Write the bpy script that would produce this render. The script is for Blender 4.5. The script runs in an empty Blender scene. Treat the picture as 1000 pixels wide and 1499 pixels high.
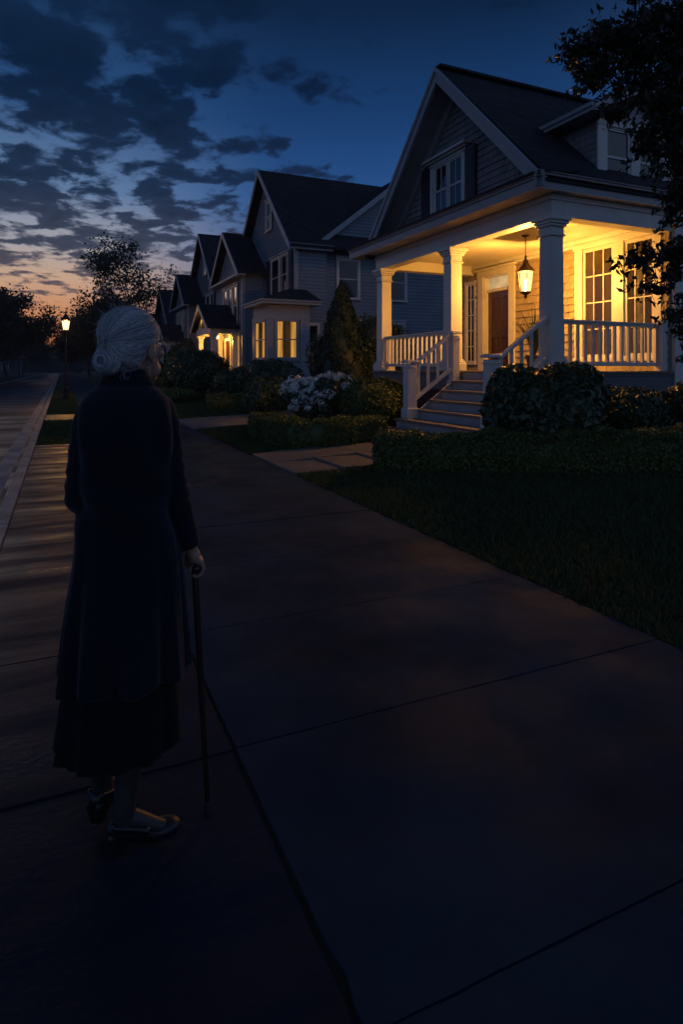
import bpy, bmesh, math, random
import numpy as np
from mathutils import Vector, Matrix
R = math.radians
scene = bpy.context.scene
COL = scene.collection

# ------------------------------------------------------------------ camera
cam_d = bpy.data.cameras.new("camera"); cam = bpy.data.objects.new("camera", cam_d); COL.objects.link(cam)
cam.location = (0, 0, 1.415); cam.rotation_euler = (R(90), 0, R(-24.4))
cam_d.sensor_fit = 'HORIZONTAL'; cam_d.sensor_width = 36; cam_d.lens = 36 * .905
cam_d.shift_y = -.2085; cam_d.clip_start = .05; cam_d.clip_end = 4000
scene.camera = cam

# ------------------------------------------------------------------ sky and exposure
scene.view_settings.view_transform = 'Standard'; scene.view_settings.look = 'None'
scene.view_settings.exposure = 0; scene.view_settings.gamma = 1
scene.cycles.use_denoising = True
scene.cycles.max_bounces = 6; scene.cycles.diffuse_bounces = 3; scene.cycles.transparent_max_bounces = 12
scene.cycles.sample_clamp_indirect = 3.0
scene.cycles.caustics_reflective = False; scene.cycles.caustics_refractive = False
world = bpy.data.worlds.new("World"); scene.world = world; world.use_nodes = True
SKY_GLOW_AZ = R(-5)      # afterglow over the end of the street
def build_world():
    t = world.node_tree; N = t.nodes; L = t.links; N.clear()
    def math_(op, a, b=None, c=None):
        n = N.new('ShaderNodeMath'); n.operation = op
        for i, v in enumerate((a, b, c)):
            if v is None: continue
            if isinstance(v, (int, float)): n.inputs[i].default_value = v
            else: L.new(v, n.inputs[i])
        return n.outputs[0]
    def ramp(fac, stops, interp='LINEAR'):
        n = N.new('ShaderNodeValToRGB'); e = n.color_ramp; e.interpolation = interp
        while len(e.elements) < len(stops): e.elements.new(.5)
        for el, (p, c) in zip(e.elements, stops): el.position = p; el.color = (*c, 1)
        L.new(fac, n.inputs[0]); return n.outputs[0]
    def mix(f, a, b, mode='MIX'):
        n = N.new('ShaderNodeMix'); n.data_type = 'RGBA'; n.blend_type = mode
        if isinstance(f, float): n.inputs[0].default_value = f
        else: L.new(f, n.inputs[0])
        for i, v in ((6, a), (7, b)):
            if isinstance(v, tuple): n.inputs[i].default_value = (*v, 1)
            else: L.new(v, n.inputs[i])
        return n.outputs[2]
    tc = N.new('ShaderNodeTexCoord')
    nrm = N.new('ShaderNodeVectorMath'); nrm.operation = 'NORMALIZE'; L.new(tc.outputs['Generated'], nrm.inputs[0])
    sep = N.new('ShaderNodeSeparateXYZ'); L.new(nrm.outputs[0], sep.inputs[0])
    x, y, z = sep.outputs
    el = math_('MULTIPLY', math_('ARCSINE', z), 180 / math.pi)          # elevation in degrees
    f = math_('DIVIDE', math_('MAXIMUM', el, 0.0), 60.0)
    # colours along the afterglow azimuth, over elevation 0..60 degrees
    glow = ramp(f, [(0.0, (.30, .085, .03)), (.04, (.46, .14, .045)), (.085, (.60, .265, .125)), (.13, (.56, .36, .25)), (.175, (.36, .35, .38)),
                    (.25, (.115, .20, .36)), (.36, (.020, .076, .21)), (.52, (.0022, .019, .066)), (1.0, (.003, .010, .03))])
    side = ramp(f, [(0.0, (.050, .10, .22)), (.12, (.036, .100, .27)), (.25, (.016, .076, .245)), (.36, (.006, .042, .150)), (.50, (.0014, .014, .050)),
                    (1.0, (.002, .008, .026))])
    back = ramp(f, [(0.0, (.10, .145, .25)), (.3, (.135, .195, .34)), (.58, (.060, .120, .28)), (1.0, (.009, .026, .080))])
    hl = math_('SQRT', math_('ADD', math_('MULTIPLY', x, x), math_('MULTIPLY', y, y)))
    ca = math_('DIVIDE', math_('ADD', math_('MULTIPLY', x, math.sin(SKY_GLOW_AZ)), math_('MULTIPLY', y, math.cos(SKY_GLOW_AZ))), math_('MAXIMUM', hl, .001))
    ang = math_('MULTIPLY', math_('ARCCOSINE', math_('MINIMUM', math_('MAXIMUM', ca, -1.0), 1.0)), 180 / math.pi)
    k_g = N.new('ShaderNodeMapRange'); k_g.interpolation_type = 'SMOOTHSTEP'; L.new(ang, k_g.inputs[0])
    k_g.inputs[1].default_value = 5; k_g.inputs[2].default_value = 26; k_g.inputs[3].default_value = 1; k_g.inputs[4].default_value = 0
    k_b = N.new('ShaderNodeMapRange'); k_b.interpolation_type = 'SMOOTHSTEP'; L.new(ang, k_b.inputs[0])
    k_b.inputs[1].default_value = 45; k_b.inputs[2].default_value = 110; k_b.inputs[3].default_value = 0; k_b.inputs[4].default_value = 1
    sky = mix(k_b.outputs[0], mix(k_g.outputs[0], side, glow), back)
    # a trace of the physical twilight sky under it
    ns = N.new('ShaderNodeTexSky'); ns.sky_type = 'NISHITA'; ns.sun_disc = False; ns.sun_elevation = R(-2.0); ns.sun_rotation = SKY_GLOW_AZ
    sky = mix(.02, sky, ns.outputs[0], 'ADD')
    # clouds: a layer at constant height
    den = math_('ADD', math_('MAXIMUM', z, 0.0), .075)
    cx = math_('DIVIDE', x, den); cy = math_('DIVIDE', y, den)
    cv = N.new('ShaderNodeCombineXYZ'); L.new(cx, cv.inputs[0]); L.new(cy, cv.inputs[1])
    mp = N.new('ShaderNodeMapping'); mp.inputs['Location'].default_value = (3.4, 1.35, .6); mp.inputs['Scale'].default_value = (1.0, .85, 1); L.new(cv.outputs[0], mp.inputs[0])
    no = N.new('ShaderNodeTexNoise'); no.inputs['Scale'].default_value = 5.6; no.inputs['Detail'].default_value = 6; no.inputs['Roughness'].default_value = .56
    no.inputs['Distortion'].default_value = .25; L.new(mp.outputs[0], no.inputs['Vector'])
    no2 = N.new('ShaderNodeTexNoise'); no2.inputs['Scale'].default_value = .55; no2.inputs['Detail'].default_value = 2; L.new(mp.outputs[0], no2.inputs['Vector'])
    side_bias = N.new('ShaderNodeMapRange'); L.new(ang, side_bias.inputs[0])
    side_bias.inputs[1].default_value = 14; side_bias.inputs[2].default_value = 34; side_bias.inputs[3].default_value = .135; side_bias.inputs[4].default_value = -.055
    low_bias = N.new('ShaderNodeMapRange'); L.new(el, low_bias.inputs[0])
    low_bias.inputs[1].default_value = 5; low_bias.inputs[2].default_value = 13; low_bias.inputs[3].default_value = -.12; low_bias.inputs[4].default_value = 0
    s = math_('ADD', math_('MULTIPLY', no.outputs[0], .86), math_('MULTIPLY', no2.outputs[0], .14))
    s = math_('ADD', math_('ADD', s, side_bias.outputs[0]), low_bias.outputs[0])
    cm = N.new('ShaderNodeMapRange'); cm.interpolation_type = 'SMOOTHSTEP'; L.new(s, cm.inputs[0])
    cm.inputs[1].default_value = .53; cm.inputs[2].default_value = .645; cm.inputs[3].default_value = 0; cm.inputs[4].default_value = .94
    cfade = N.new('ShaderNodeMapRange'); L.new(el, cfade.inputs[0])
    cfade.inputs[1].default_value = 24; cfade.inputs[2].default_value = 33; cfade.inputs[3].default_value = 1; cfade.inputs[4].default_value = .5
    cmask = math_('MULTIPLY', cm.outputs[0], cfade.outputs[0])
    ccol = ramp(f, [(0.0, (.13, .055, .04)), (.10, (.105, .080, .095)), (.17, (.034, .046, .085)), (.26, (.0085, .021, .056)), (.40, (.0028, .0115, .036)), (1.0, (.003, .008, .02))])
    thick = N.new('ShaderNodeMapRange'); L.new(s, thick.inputs[0]); thick.inputs[1].default_value = .55; thick.inputs[2].default_value = .80
    thick.inputs[3].default_value = 1.25; thick.inputs[4].default_value = .62
    cs = N.new('ShaderNodeVectorMath'); cs.operation = 'SCALE'; L.new(ccol, cs.inputs[0]); L.new(thick.outputs[0], cs.inputs['Scale'])
    sky = mix(cmask, sky, cs.outputs[0])
    bg = N.new('ShaderNodeBackground'); bg.inputs[1].default_value = 1.0; L.new(sky, bg.inputs[0])
    out = N.new('ShaderNodeOutputWorld'); L.new(bg.outputs[0], out.inputs[0])
build_world()
SUN_D = bpy.data.lights.new('added_rim_sun', 'SUN'); SUN_D.energy = .05; SUN_D.angle = R(12); SUN_D.color = (1, .74, .60)
SUN = bpy.data.objects.new('added_rim_sun', SUN_D); COL.objects.link(SUN); SUN.rotation_euler = (R(90 - 9), 0, R(180 + 10))   # added rim light, low over the end of the street; sun has set
LANTERN_W, LAMP_W, PORTICO_W = 1220, 520, 230
WARM = (1.0, .44, .07)

# ------------------------------------------------------------------ helpers
def tag(o, label=None, cat=None, group=None, kind=None):
    for k, v in (('label', label), ('category', cat), ('group', group), ('kind', kind)):
        if v: o[k] = v
    return o
def origin(o):
    p = Vector((0, 0, 0))
    while o is not None: p += o.location; o = o.parent
    return p
def empty(name, loc, label, cat, group=None):
    o = bpy.data.objects.new(name, None); COL.objects.link(o); o.location = loc; o.empty_display_size = .2
    return tag(o, label, cat, group)
class MB:
    def __init__(s): s.v = []; s.f = []
    def add(s, vs, fs):
        b = len(s.v); s.v += [tuple(p) for p in vs]; s.f += [tuple(i + b for i in f) for f in fs]; return s
    def box(s, x0, x1, y0, y1, z0, z1):
        x0, x1 = min(x0, x1), max(x0, x1); y0, y1 = min(y0, y1), max(y0, y1); z0, z1 = min(z0, z1), max(z0, z1)
        return s.add([(x0,y0,z0),(x1,y0,z0),(x1,y1,z0),(x0,y1,z0),(x0,y0,z1),(x1,y0,z1),(x1,y1,z1),(x0,y1,z1)],
                     [(0,3,2,1),(4,5,6,7),(0,1,5,4),(1,2,6,5),(2,3,7,6),(3,0,4,7)])
    def hexa(s, bottom, top):
        n = len(bottom)
        return s.add(list(bottom) + list(top), [tuple(range(n - 1, -1, -1)), tuple(range(n, 2 * n))] + [(i, (i + 1) % n, n + (i + 1) % n, n + i) for i in range(n)])
    def bar(s, a, b, w, h, up=(0, 0, 1)):
        a, b = Vector(a), Vector(b); d = (b - a).normalized(); u = Vector(up); r = d.cross(u).normalized(); u = r.cross(d).normalized()
        q = [(-w/2, -h/2), (w/2, -h/2), (w/2, h/2), (-w/2, h/2)]
        return s.hexa([a + r * i + u * j for i, j in q], [b + r * i + u * j for i, j in q])
    def tube(s, pts, rad, n=8):
        pts = [Vector(p) for p in pts]
        if isinstance(rad, (int, float)): rad = [rad] * len(pts)
        b = len(s.v); ref = Vector((0, 0, 1))
        for i, p in enumerate(pts):
            d = (pts[min(i + 1, len(pts) - 1)] - pts[max(i - 1, 0)])
            d = d.normalized() if d.length > 1e-9 else Vector((0, 0, 1))
            if i == 0:
                ref = Vector((1, 0, 0)) if abs(d.z) > .9 else Vector((0, 0, 1))
            r = d.cross(ref).normalized(); u = r.cross(d).normalized(); ref = u
            for k in range(n):
                a = 2 * math.pi * k / n
                s.v.append(tuple(p + (r * math.cos(a) + u * math.sin(a)) * rad[i]))
        for i in range(len(pts) - 1):
            for k in range(n):
                s.f.append((b + i*n + k, b + i*n + (k+1) % n, b + (i+1)*n + (k+1) % n, b + (i+1)*n + k))
        s.f.append(tuple(b + k for k in range(n - 1, -1, -1))); s.f.append(tuple(b + (len(pts)-1)*n + k for k in range(n)))
        return s
    def rings(s, rings, cap=True):
        b = len(s.v); n = len(rings[0])
        for r in rings: s.v += [tuple(p) for p in r]
        for i in range(len(rings) - 1):
            for k in range(n):
                s.f.append((b + i*n + k, b + i*n + (k+1) % n, b + (i+1)*n + (k+1) % n, b + (i+1)*n + k))
        if cap:
            s.f.append(tuple(b + k for k in range(n - 1, -1, -1))); s.f.append(tuple(b + (len(rings)-1)*n + k for k in range(n)))
        return s
    def lathe(s, prof, c=(0, 0, 0), n=16, rot=0.0):
        return s.rings([[(c[0] + r * math.cos(2*math.pi*k/n + rot), c[1] + r * math.sin(2*math.pi*k/n + rot), c[2] + z) for k in range(n)] for r, z in prof])
    def ball(s, c, r, seg=16, rg=10, rot=None):
        c = Vector(c); r = (r, r, r) if isinstance(r, (int, float)) else r
        rr = []
        for i in range(1, rg):
            t = math.pi * i / rg
            ring = []
            for k in range(seg):
                p = Vector((r[0]*math.sin(t)*math.cos(2*math.pi*k/seg), r[1]*math.sin(t)*math.sin(2*math.pi*k/seg), -r[2]*math.cos(t)))
                ring.append(c + (rot @ p if rot else p))
            rr.append(ring)
        return s.rings(rr)
    def build(s, name, mat, parent=None, smooth=False, bevel=0.0):
        off = origin(parent) if parent is not None else Vector((0, 0, 0))
        me = bpy.data.meshes.new(name)
        me.from_pydata([(p[0]-off.x, p[1]-off.y, p[2]-off.z) for p in s.v], [], s.f); me.update()
        return finish(name, me, mat, parent, smooth, bevel)
def finish(name, me, mat, parent=None, smooth=False, bevel=0.0):
    o = bpy.data.objects.new(name, me); COL.objects.link(o)
    if mat is not None: me.materials.append(mat)
    if smooth: me.polygons.foreach_set('use_smooth', [True] * len(me.polygons))
    if parent is not None: o.parent = parent
    if bevel:
        b = o.modifiers.new('bevel', 'BEVEL'); b.width = bevel; b.segments = 2; b.limit_method = 'ANGLE'; b.angle_limit = R(40)
    return o
def np_mesh(name, verts, nper, mat, parent=None, extra=None):
    """verts: (N*nper, 3) array of separate polygons with nper corners; extra: an MB whose faces are added."""
    off = np.array(origin(parent)) if parent is not None else np.zeros(3)
    V = np.asarray(verts, dtype=np.float64) - off
    nf = len(V) // nper
    loops = np.arange(nf * nper, dtype=np.int32); starts = np.arange(nf, dtype=np.int32) * nper
    if extra is not None and extra.f:
        ev = np.array(extra.v) - off; base = len(V)
        el = np.concatenate([np.array(f, dtype=np.int32) for f in extra.f]) + base
        ln = np.array([len(f) for f in extra.f]); es = np.concatenate([[0], np.cumsum(ln)[:-1]]).astype(np.int32) + len(loops)
        V = np.concatenate([V, ev]); loops = np.concatenate([loops, el.astype(np.int32)]); starts = np.concatenate([starts, es])
    me = bpy.data.meshes.new(name)
    me.vertices.add(len(V)); me.vertices.foreach_set('co', V.astype(np.float32).ravel())
    me.loops.add(len(loops)); me.loops.foreach_set('vertex_index', loops)
    me.polygons.add(len(starts)); me.polygons.foreach_set('loop_start', starts.astype(np.int32))
    me.update(calc_edges=True); me.validate()
    return finish(name, me, mat, parent)
def leaf_quads(C, size, rng, normal=None, spread=1.0, aspect=.45, fold=.25):
    """pointed leaves as diamonds at centres C (N,3); normal (N,3) biases the facing."""
    n = len(C); d = rng.normal(size=(n, 3))
    if normal is not None:
        nn = normal + spread * rng.normal(size=(n, 3)) * .6
    else: nn = rng.normal(size=(n, 3))
    nn /= np.linalg.norm(nn, axis=1, keepdims=True) + 1e-9
    d -= nn * (d * nn).sum(1, keepdims=True); d /= np.linalg.norm(d, axis=1, keepdims=True) + 1e-9
    w = np.cross(nn, d); s = (size * rng.uniform(.6, 1.35, size=(n, 1)))
    a = C - d * s * .5; b = C + w * s * aspect * .5 + nn * s * fold * .3; c = C + d * s * .5; e = C - w * s * aspect * .5 + nn * s * fold * .3
    return np.stack([a, b, c, e], axis=1).reshape(-1, 3)

# ------------------------------------------------------------------ materials
def mat(name, col, rough=.6, var=None, bump=None, metal=0.0, spec=.5, island=None, coat=0.0, sheen=0.0, trans=0.0, rvar=None):
    """var=(scale, dark colour, sharpness) mixes in a second colour by noise; bump=(scale, strength, distance); island=second colour by random leaf; rvar=(scale, second roughness)."""
    m = bpy.data.materials.new(name); m.use_nodes = True; t = m.node_tree; N = t.nodes; L = t.links
    b = N['Principled BSDF']; b.inputs['Base Color'].default_value = (*col, 1); b.inputs['Roughness'].default_value = rough
    b.inputs['Metallic'].default_value = metal; b.inputs['Specular IOR Level'].default_value = spec
    b.inputs['Coat Weight'].default_value = coat; b.inputs['Sheen Weight'].default_value = sheen
    tc = N.new('ShaderNodeTexCoord'); src = None
    def noise(scale, detail=5, rough_=.6, stretch=None):
        n = N.new('ShaderNodeTexNoise'); n.inputs['Scale'].default_value = scale; n.inputs['Detail'].default_value = detail; n.inputs['Roughness'].default_value = rough_
        if stretch:
            mp = N.new('ShaderNodeMapping'); mp.inputs['Scale'].default_value = stretch; L.new(tc.outputs['Object'], mp.inputs[0]); L.new(mp.outputs[0], n.inputs['Vector'])
        else: L.new(tc.outputs['Object'], n.inputs['Vector'])
        return n.outputs[0]
    def mixc(f, a, c):
        x = N.new('ShaderNodeMix'); x.data_type = 'RGBA'; L.new(f, x.inputs[0])
        for i, v in ((6, a), (7, c)):
            if isinstance(v, tuple): x.inputs[i].default_value = (*v, 1)
            else: L.new(v, x.inputs[i])
        return x.outputs[2]
    def rng_(f, a, c, lo=0.0, hi=1.0):
        r = N.new('ShaderNodeMapRange'); L.new(f, r.inputs[0]); r.inputs[1].default_value = a; r.inputs[2].default_value = c; r.inputs[3].default_value = lo; r.inputs[4].default_value = hi
        return r.outputs[0]
    if island:
        g = N.new('ShaderNodeNewGeometry'); src = mixc(g.outputs['Random Per Island'], col, island)
    if var:
        f = rng_(noise(var[0], stretch=var[3] if len(var) > 3 else None), .5 - var[2], .5 + var[2]); src = mixc(f, src if src is not None else col, var[1])
    if src is not None: L.new(src, b.inputs['Base Color'])
    if rvar: L.new(rng_(noise(rvar[0], stretch=rvar[2] if len(rvar) > 2 else None), .35, .65, rough, rvar[1]), b.inputs['Roughness'])
    if bump:
        bn = N.new('ShaderNodeBump'); bn.inputs['Strength'].default_value = bump[1]; bn.inputs['Distance'].default_value = bump[2]
        L.new(noise(bump[0], 6, .65, bump[3] if len(bump) > 3 else None), bn.inputs['Height']); L.new(bn.outputs[0], b.inputs['Normal'])
    if trans:
        tr = N.new('ShaderNodeBsdfTranslucent'); mx = N.new('ShaderNodeMixShader'); mx.inputs[0].default_value = trans
        if src is not None: L.new(src, tr.inputs[0])
        else: tr.inputs[0].default_value = (*col, 1)
        L.new(b.outputs[0], mx.inputs[1]); L.new(tr.outputs[0], mx.inputs[2]); L.new(mx.outputs[0], N['Material Output'].inputs['Surface'])
    return m
def emit(name, col, strength, var=None, stretch=(1, 1, 1), transparent=0.0):
    m = bpy.data.materials.new(name); m.use_nodes = True; t = m.node_tree; N = t.nodes; L = t.links; N.clear()
    e = N.new('ShaderNodeEmission'); e.inputs[0].default_value = (*col, 1); e.inputs[1].default_value = strength
    o = N.new('ShaderNodeOutputMaterial'); L.new(e.outputs[0], o.inputs['Surface'])
    if var:
        tc = N.new('ShaderNodeTexCoord'); mp = N.new('ShaderNodeMapping'); mp.inputs['Scale'].default_value = stretch; L.new(tc.outputs['Object'], mp.inputs[0])
        n = N.new('ShaderNodeTexNoise'); n.inputs['Scale'].default_value = var[0]; n.inputs['Detail'].default_value = 3; L.new(mp.outputs[0], n.inputs['Vector'])
        r = N.new('ShaderNodeMapRange'); L.new(n.outputs[0], r.inputs[0]); r.inputs[1].default_value = .3; r.inputs[2].default_value = .7
        r.inputs[3].default_value = strength * var[1]; r.inputs[4].default_value = strength; L.new(r.outputs[0], e.inputs[1])
    if transparent:
        tr = N.new('ShaderNodeBsdfTransparent'); mx = N.new('ShaderNodeMixShader'); mx.inputs[0].default_value = transparent
        L.new(e.outputs[0], mx.inputs[1]); L.new(tr.outputs[0], mx.inputs[2]); L.new(mx.outputs[0], o.inputs['Surface'])
    return m
def shingle_mat(name, col, dark, cell=(.3, .14), axis='slope_y'):
    """asphalt roof tiles: staggered tabs by a brick pattern in plan and height, plus granules"""
    m = mat(name, col, .85, spec=.25); t = m.node_tree; N = t.nodes; L = t.links; b = N['Principled BSDF']
    tc = N.new('ShaderNodeTexCoord'); sp = N.new('ShaderNodeSeparateXYZ'); L.new(tc.outputs['Object'], sp.inputs[0])
    cb = N.new('ShaderNodeCombineXYZ'); L.new(sp.outputs[0 if axis == 'slope_y' else 1], cb.inputs[0]); L.new(sp.outputs[2], cb.inputs[1])
    br = N.new('ShaderNodeTexBrick'); br.inputs['Scale'].default_value = 1; br.inputs['Brick Width'].default_value = cell[0]; br.inputs['Row Height'].default_value = cell[1]
    br.inputs['Mortar Size'].default_value = .008; br.inputs['Color1'].default_value = (*col, 1); br.inputs['Color2'].default_value = (*dark, 1)
    br.inputs['Mortar'].default_value = (dark[0]*.4, dark[1]*.4, dark[2]*.4, 1); L.new(cb.outputs[0], br.inputs['Vector'])
    no = N.new('ShaderNodeTexNoise'); no.inputs['Scale'].default_value = 3; no.inputs['Detail'].default_value = 8; L.new(tc.outputs['Object'], no.inputs['Vector'])
    mx = N.new('ShaderNodeMix'); mx.data_type = 'RGBA'; mx.blend_type = 'MULTIPLY'; mx.inputs[0].default_value = .6
    L.new(br.outputs[0], mx.inputs[6]); L.new(no.outputs[0], mx.inputs[7]); L.new(mx.outputs[2], b.inputs['Base Color'])
    bp = N.new('ShaderNodeBump'); bp.inputs['Strength'].default_value = .7; bp.inputs['Distance'].default_value = .02; L.new(br.outputs[0], bp.inputs['Height']); L.new(bp.outputs[0], b.inputs['Normal'])
    return m
m_white = mat('painted_trim', (.62, .60, .57), .45, var=(2.2, (.5, .48, .45), .25), bump=(30, .12, .004))
m_column = mat('painted_column', (.66, .63, .59), .4, var=(1.6, (.54, .51, .47), .3), bump=(24, .12, .004))
m_ceil = mat('porch_ceiling_paint', (.68, .62, .52), .5, var=(1.2, (.56, .5, .42), .3))
m_greytrim = mat('grey_trim', (.34, .35, .37), .5, var=(2, (.26, .27, .3), .25), bump=(28, .12, .004))
m_shingle = mat('cedar_shingle', (.40, .31, .19), .7, island=(.26, .19, .11), var=(14, (.22, .17, .11), .35, (1, 1, .12)), bump=(40, .3, .006, (1, 1, .1)))
m_gable = mat('weathered_shingle', (.36, .35, .35), .75, island=(.23, .23, .245), var=(14, (.11, .11, .125), .35, (1, 1, .12)), bump=(40, .3, .006, (1, 1, .1)))
m_siding = mat('blue_grey_siding', (.19, .235, .29), .6, var=(1.5, (.13, .165, .21), .3), bump=(20, .1, .004))
m_siding_tan = mat('taupe_siding', (.20, .19, .19), .6, var=(1.5, (.15, .14, .14), .3))
m_siding_dark = mat('slate_siding', (.10, .115, .14), .6, var=(1.5, (.07, .085, .1), .3))
m_roof = shingle_mat('asphalt_roof', (.045, .047, .056), (.026, .028, .035))
m_roof_x = shingle_mat('asphalt_roof_cross', (.045, .047, .056), (.026, .028, .035), axis='slope_x')
m_deck = mat('deck_boards', (.20, .155, .115), .5, var=(5, (.12, .09, .065), .3, (.3, 1, 1)), bump=(20, .2, .005))
m_tread = mat('worn_step_boards', (.24, .185, .13), .5, var=(5, (.14, .105, .075), .3, (1, .25, 1)), bump=(22, .25, .005), rvar=(4, .28))
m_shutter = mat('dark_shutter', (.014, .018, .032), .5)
m_door = mat('varnished_door', (.06, .024, .009), .33, var=(9, (.028, .011, .005), .3, (6, 6, .35)), bump=(18, .15, .003, (6, 6, .3)), coat=.3)
m_glass = mat('window_glass', (.012, .016, .022), .06, spec=.8, bump=(1.3, .05, .05))
m_glass_porch = mat('porch_window_glass', (.030, .020, .011), .09, spec=.9, bump=(2.2, .12, .05))
m_curtain = mat('curtain', (.36, .30, .22), .8, trans=.3)
m_drape = mat('brown_drape', (.042, .021, .008), .8, var=(6, (.014, .007, .003), .3, (1, 1, .1)), coat=.9)
m_stone = mat('foundation_stone', (.10, .10, .11), .8, var=(4, (.05, .05, .055), .2), bump=(5, .6, .03))
m_skirt = mat('porch_skirt_paint', (.13, .14, .165), .6, var=(3, (.08, .09, .11), .3))
m_black = mat('black_iron', (.012, .012, .014), .42, metal=.6, bump=(60, .15, .002))
m_bronze = mat('aged_bronze', (.055, .034, .018), .45, metal=.8, bump=(50, .2, .002))
m_lit_glass = emit('lantern_glass', (1, .58, .20), 3.0, transparent=.55)
m_bulb = emit('bulb', (1, .74, .42), 40)
m_lamp_glass = emit('street_lamp_glass', (1, .70, .36), 3.2, transparent=.5)
m_warm_win = emit('lit_interior', (1, .47, .11), .055, var=(1.7, .25), stretch=(1, 1, .6))
m_warm_curtain = emit('lit_curtain', (1, .47, .10), .72, var=(9, .35), stretch=(1, 1, .08))
m_far_win = emit('far_lit_window', (1, .60, .22), .75, var=(2, .4))
m_transom = emit('lit_transom', (1, .62, .26), .75, var=(2.5, .5))
m_road = mat('wet_asphalt', (.014, .018, .026), .26, var=(1.1, (.008, .010, .015), .2), bump=(26, .45, .010), rvar=(.55, .66, (.35, 1.6, 1)), spec=.38)
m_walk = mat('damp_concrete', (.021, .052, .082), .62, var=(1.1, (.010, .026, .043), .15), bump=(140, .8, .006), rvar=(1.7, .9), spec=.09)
m_path = mat('path_concrete', (.17, .155, .135), .5, var=(1.6, (.11, .10, .09), .25), bump=(30, .35, .006), rvar=(1.5, .7))
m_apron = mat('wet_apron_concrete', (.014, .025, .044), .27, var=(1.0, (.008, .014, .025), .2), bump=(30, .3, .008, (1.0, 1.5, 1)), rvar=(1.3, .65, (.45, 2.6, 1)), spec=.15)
m_kerb = mat('kerb_concrete', (.27, .27, .27), .42, var=(2, (.17, .17, .17), .3), bump=(22, .4, .008), rvar=(2, .68))
m_soil = mat('lawn_soil', (.022, .034, .011), .95, var=(3, (.014, .022, .008), .3), bump=(18, .8, .03))
m_grass = mat('grass_blades', (.028, .054, .013), .6, island=(.055, .078, .020), trans=.3)
m_hedge = mat('boxwood_leaves', (.065, .10, .022), .5, island=(.125, .15, .038), trans=.25)
m_bush = mat('rhododendron_leaves', (.034, .062, .030), .36, island=(.065, .10, .045), trans=.15)
m_yew = mat('evergreen_needles', (.014, .028, .012), .6, island=(.026, .045, .018), trans=.1)
m_yellow = mat('golden_shrub_leaves', (.11, .125, .022), .55, island=(.17, .17, .035), trans=.3)
m_tree = mat('tree_leaves', (.018, .026, .011), .55, island=(.036, .046, .016), trans=.25)
m_maple = mat('overhanging_leaves', (.014, .018, .010), .5, island=(.030, .034, .014), trans=.12)
m_bark = mat('bark', (.035, .028, .022), .9, var=(6, (.018, .014, .011), .3), bump=(14, .8, .03, (1, 1, .25)))
m_petal = mat('white_petals', (.84, .82, .76), .6, island=(.66, .68, .68), trans=.25)
m_pot = mat('clay_pot', (.16, .075, .045), .7, var=(5, (.1, .05, .03), .3))

# ------------------------------------------------------------------ ground, road, paving
rng = np.random.default_rng(7); random.seed(11)
def gz(x):      # height of the land across the street
    P = [(-900, 0), (2.9, -.012), (3.4, .01), (5.2, .09), (7.2, .22), (10, .33), (900, .4)]
    for (a, za), (b, zb) in zip(P, P[1:]):
        if a <= x <= b: return za + (zb - za) * (x - a) / (b - a)
    return 0
def struct(name, mb, m, **k): return tag(mb.build(name, m, **k), kind='structure')
prof = [(-900, -.02), (-60, -.02), (-5.80, -.02), (-5.79, -.2), (-.43, -.2), (-.42, -.03), (2.88, -.03), (2.9, -.012)] + [(x, gz(x)) for x in (3.4, 4.3, 5.2, 6.2, 7.2, 8.6, 10, 14, 30, 900)]
g = MB(); ys = [-60, -10, 0, 5, 10, 20, 40, 80, 160, 400, 1800]
for i, y in enumerate(ys): g.v += [(x, y, z) for x, z in prof]
n = len(prof)
for i in range(len(ys) - 1):
    for k in range(n - 1): g.f.append((i*n + k, i*n + k + 1, (i+1)*n + k + 1, (i+1)*n + k))
struct('ground', g, m_soil)
struct('road', MB().box(-5.62, -.62, -60, 420, -.19, -.115), m_road)
kb = MB(); y = -20.0
while y < 330:
    ln = 2.4 if y < 60 else 12
    for x0, x1, zt in ((-.60, -.44, .012), (-5.78, -5.63, .012)):
        j = random.uniform(-.004, .004)
        kb.hexa([(x0, y, -.19), (x1, y, -.19), (x1, y + ln - .012, -.19), (x0, y + ln - .012, -.19)],
                [(x0 + .03, y, zt + j), (x1, y, zt + j), (x1, y + ln - .012, zt + j), (x0 + .03, y + ln - .012, zt + j)])
    y += ln
struct('kerb', kb, m_kerb, bevel=.012)
gt = MB(); y = -20.0                                        # concrete gutter at the foot of the kerb
while y < 200:
    ln = 3.0; gt.hexa([(-.90, y, -.19), (-.61, y, -.19), (-.61, y + ln - .015, -.19), (-.90, y + ln - .015, -.19)],
                      [(-.90, y, -.105), (-.61, y, -.118), (-.61, y + ln - .015, -.118), (-.90, y + ln - .015, -.105)]); y += ln
struct('gutter_strip_road', gt, m_kerb)
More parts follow.
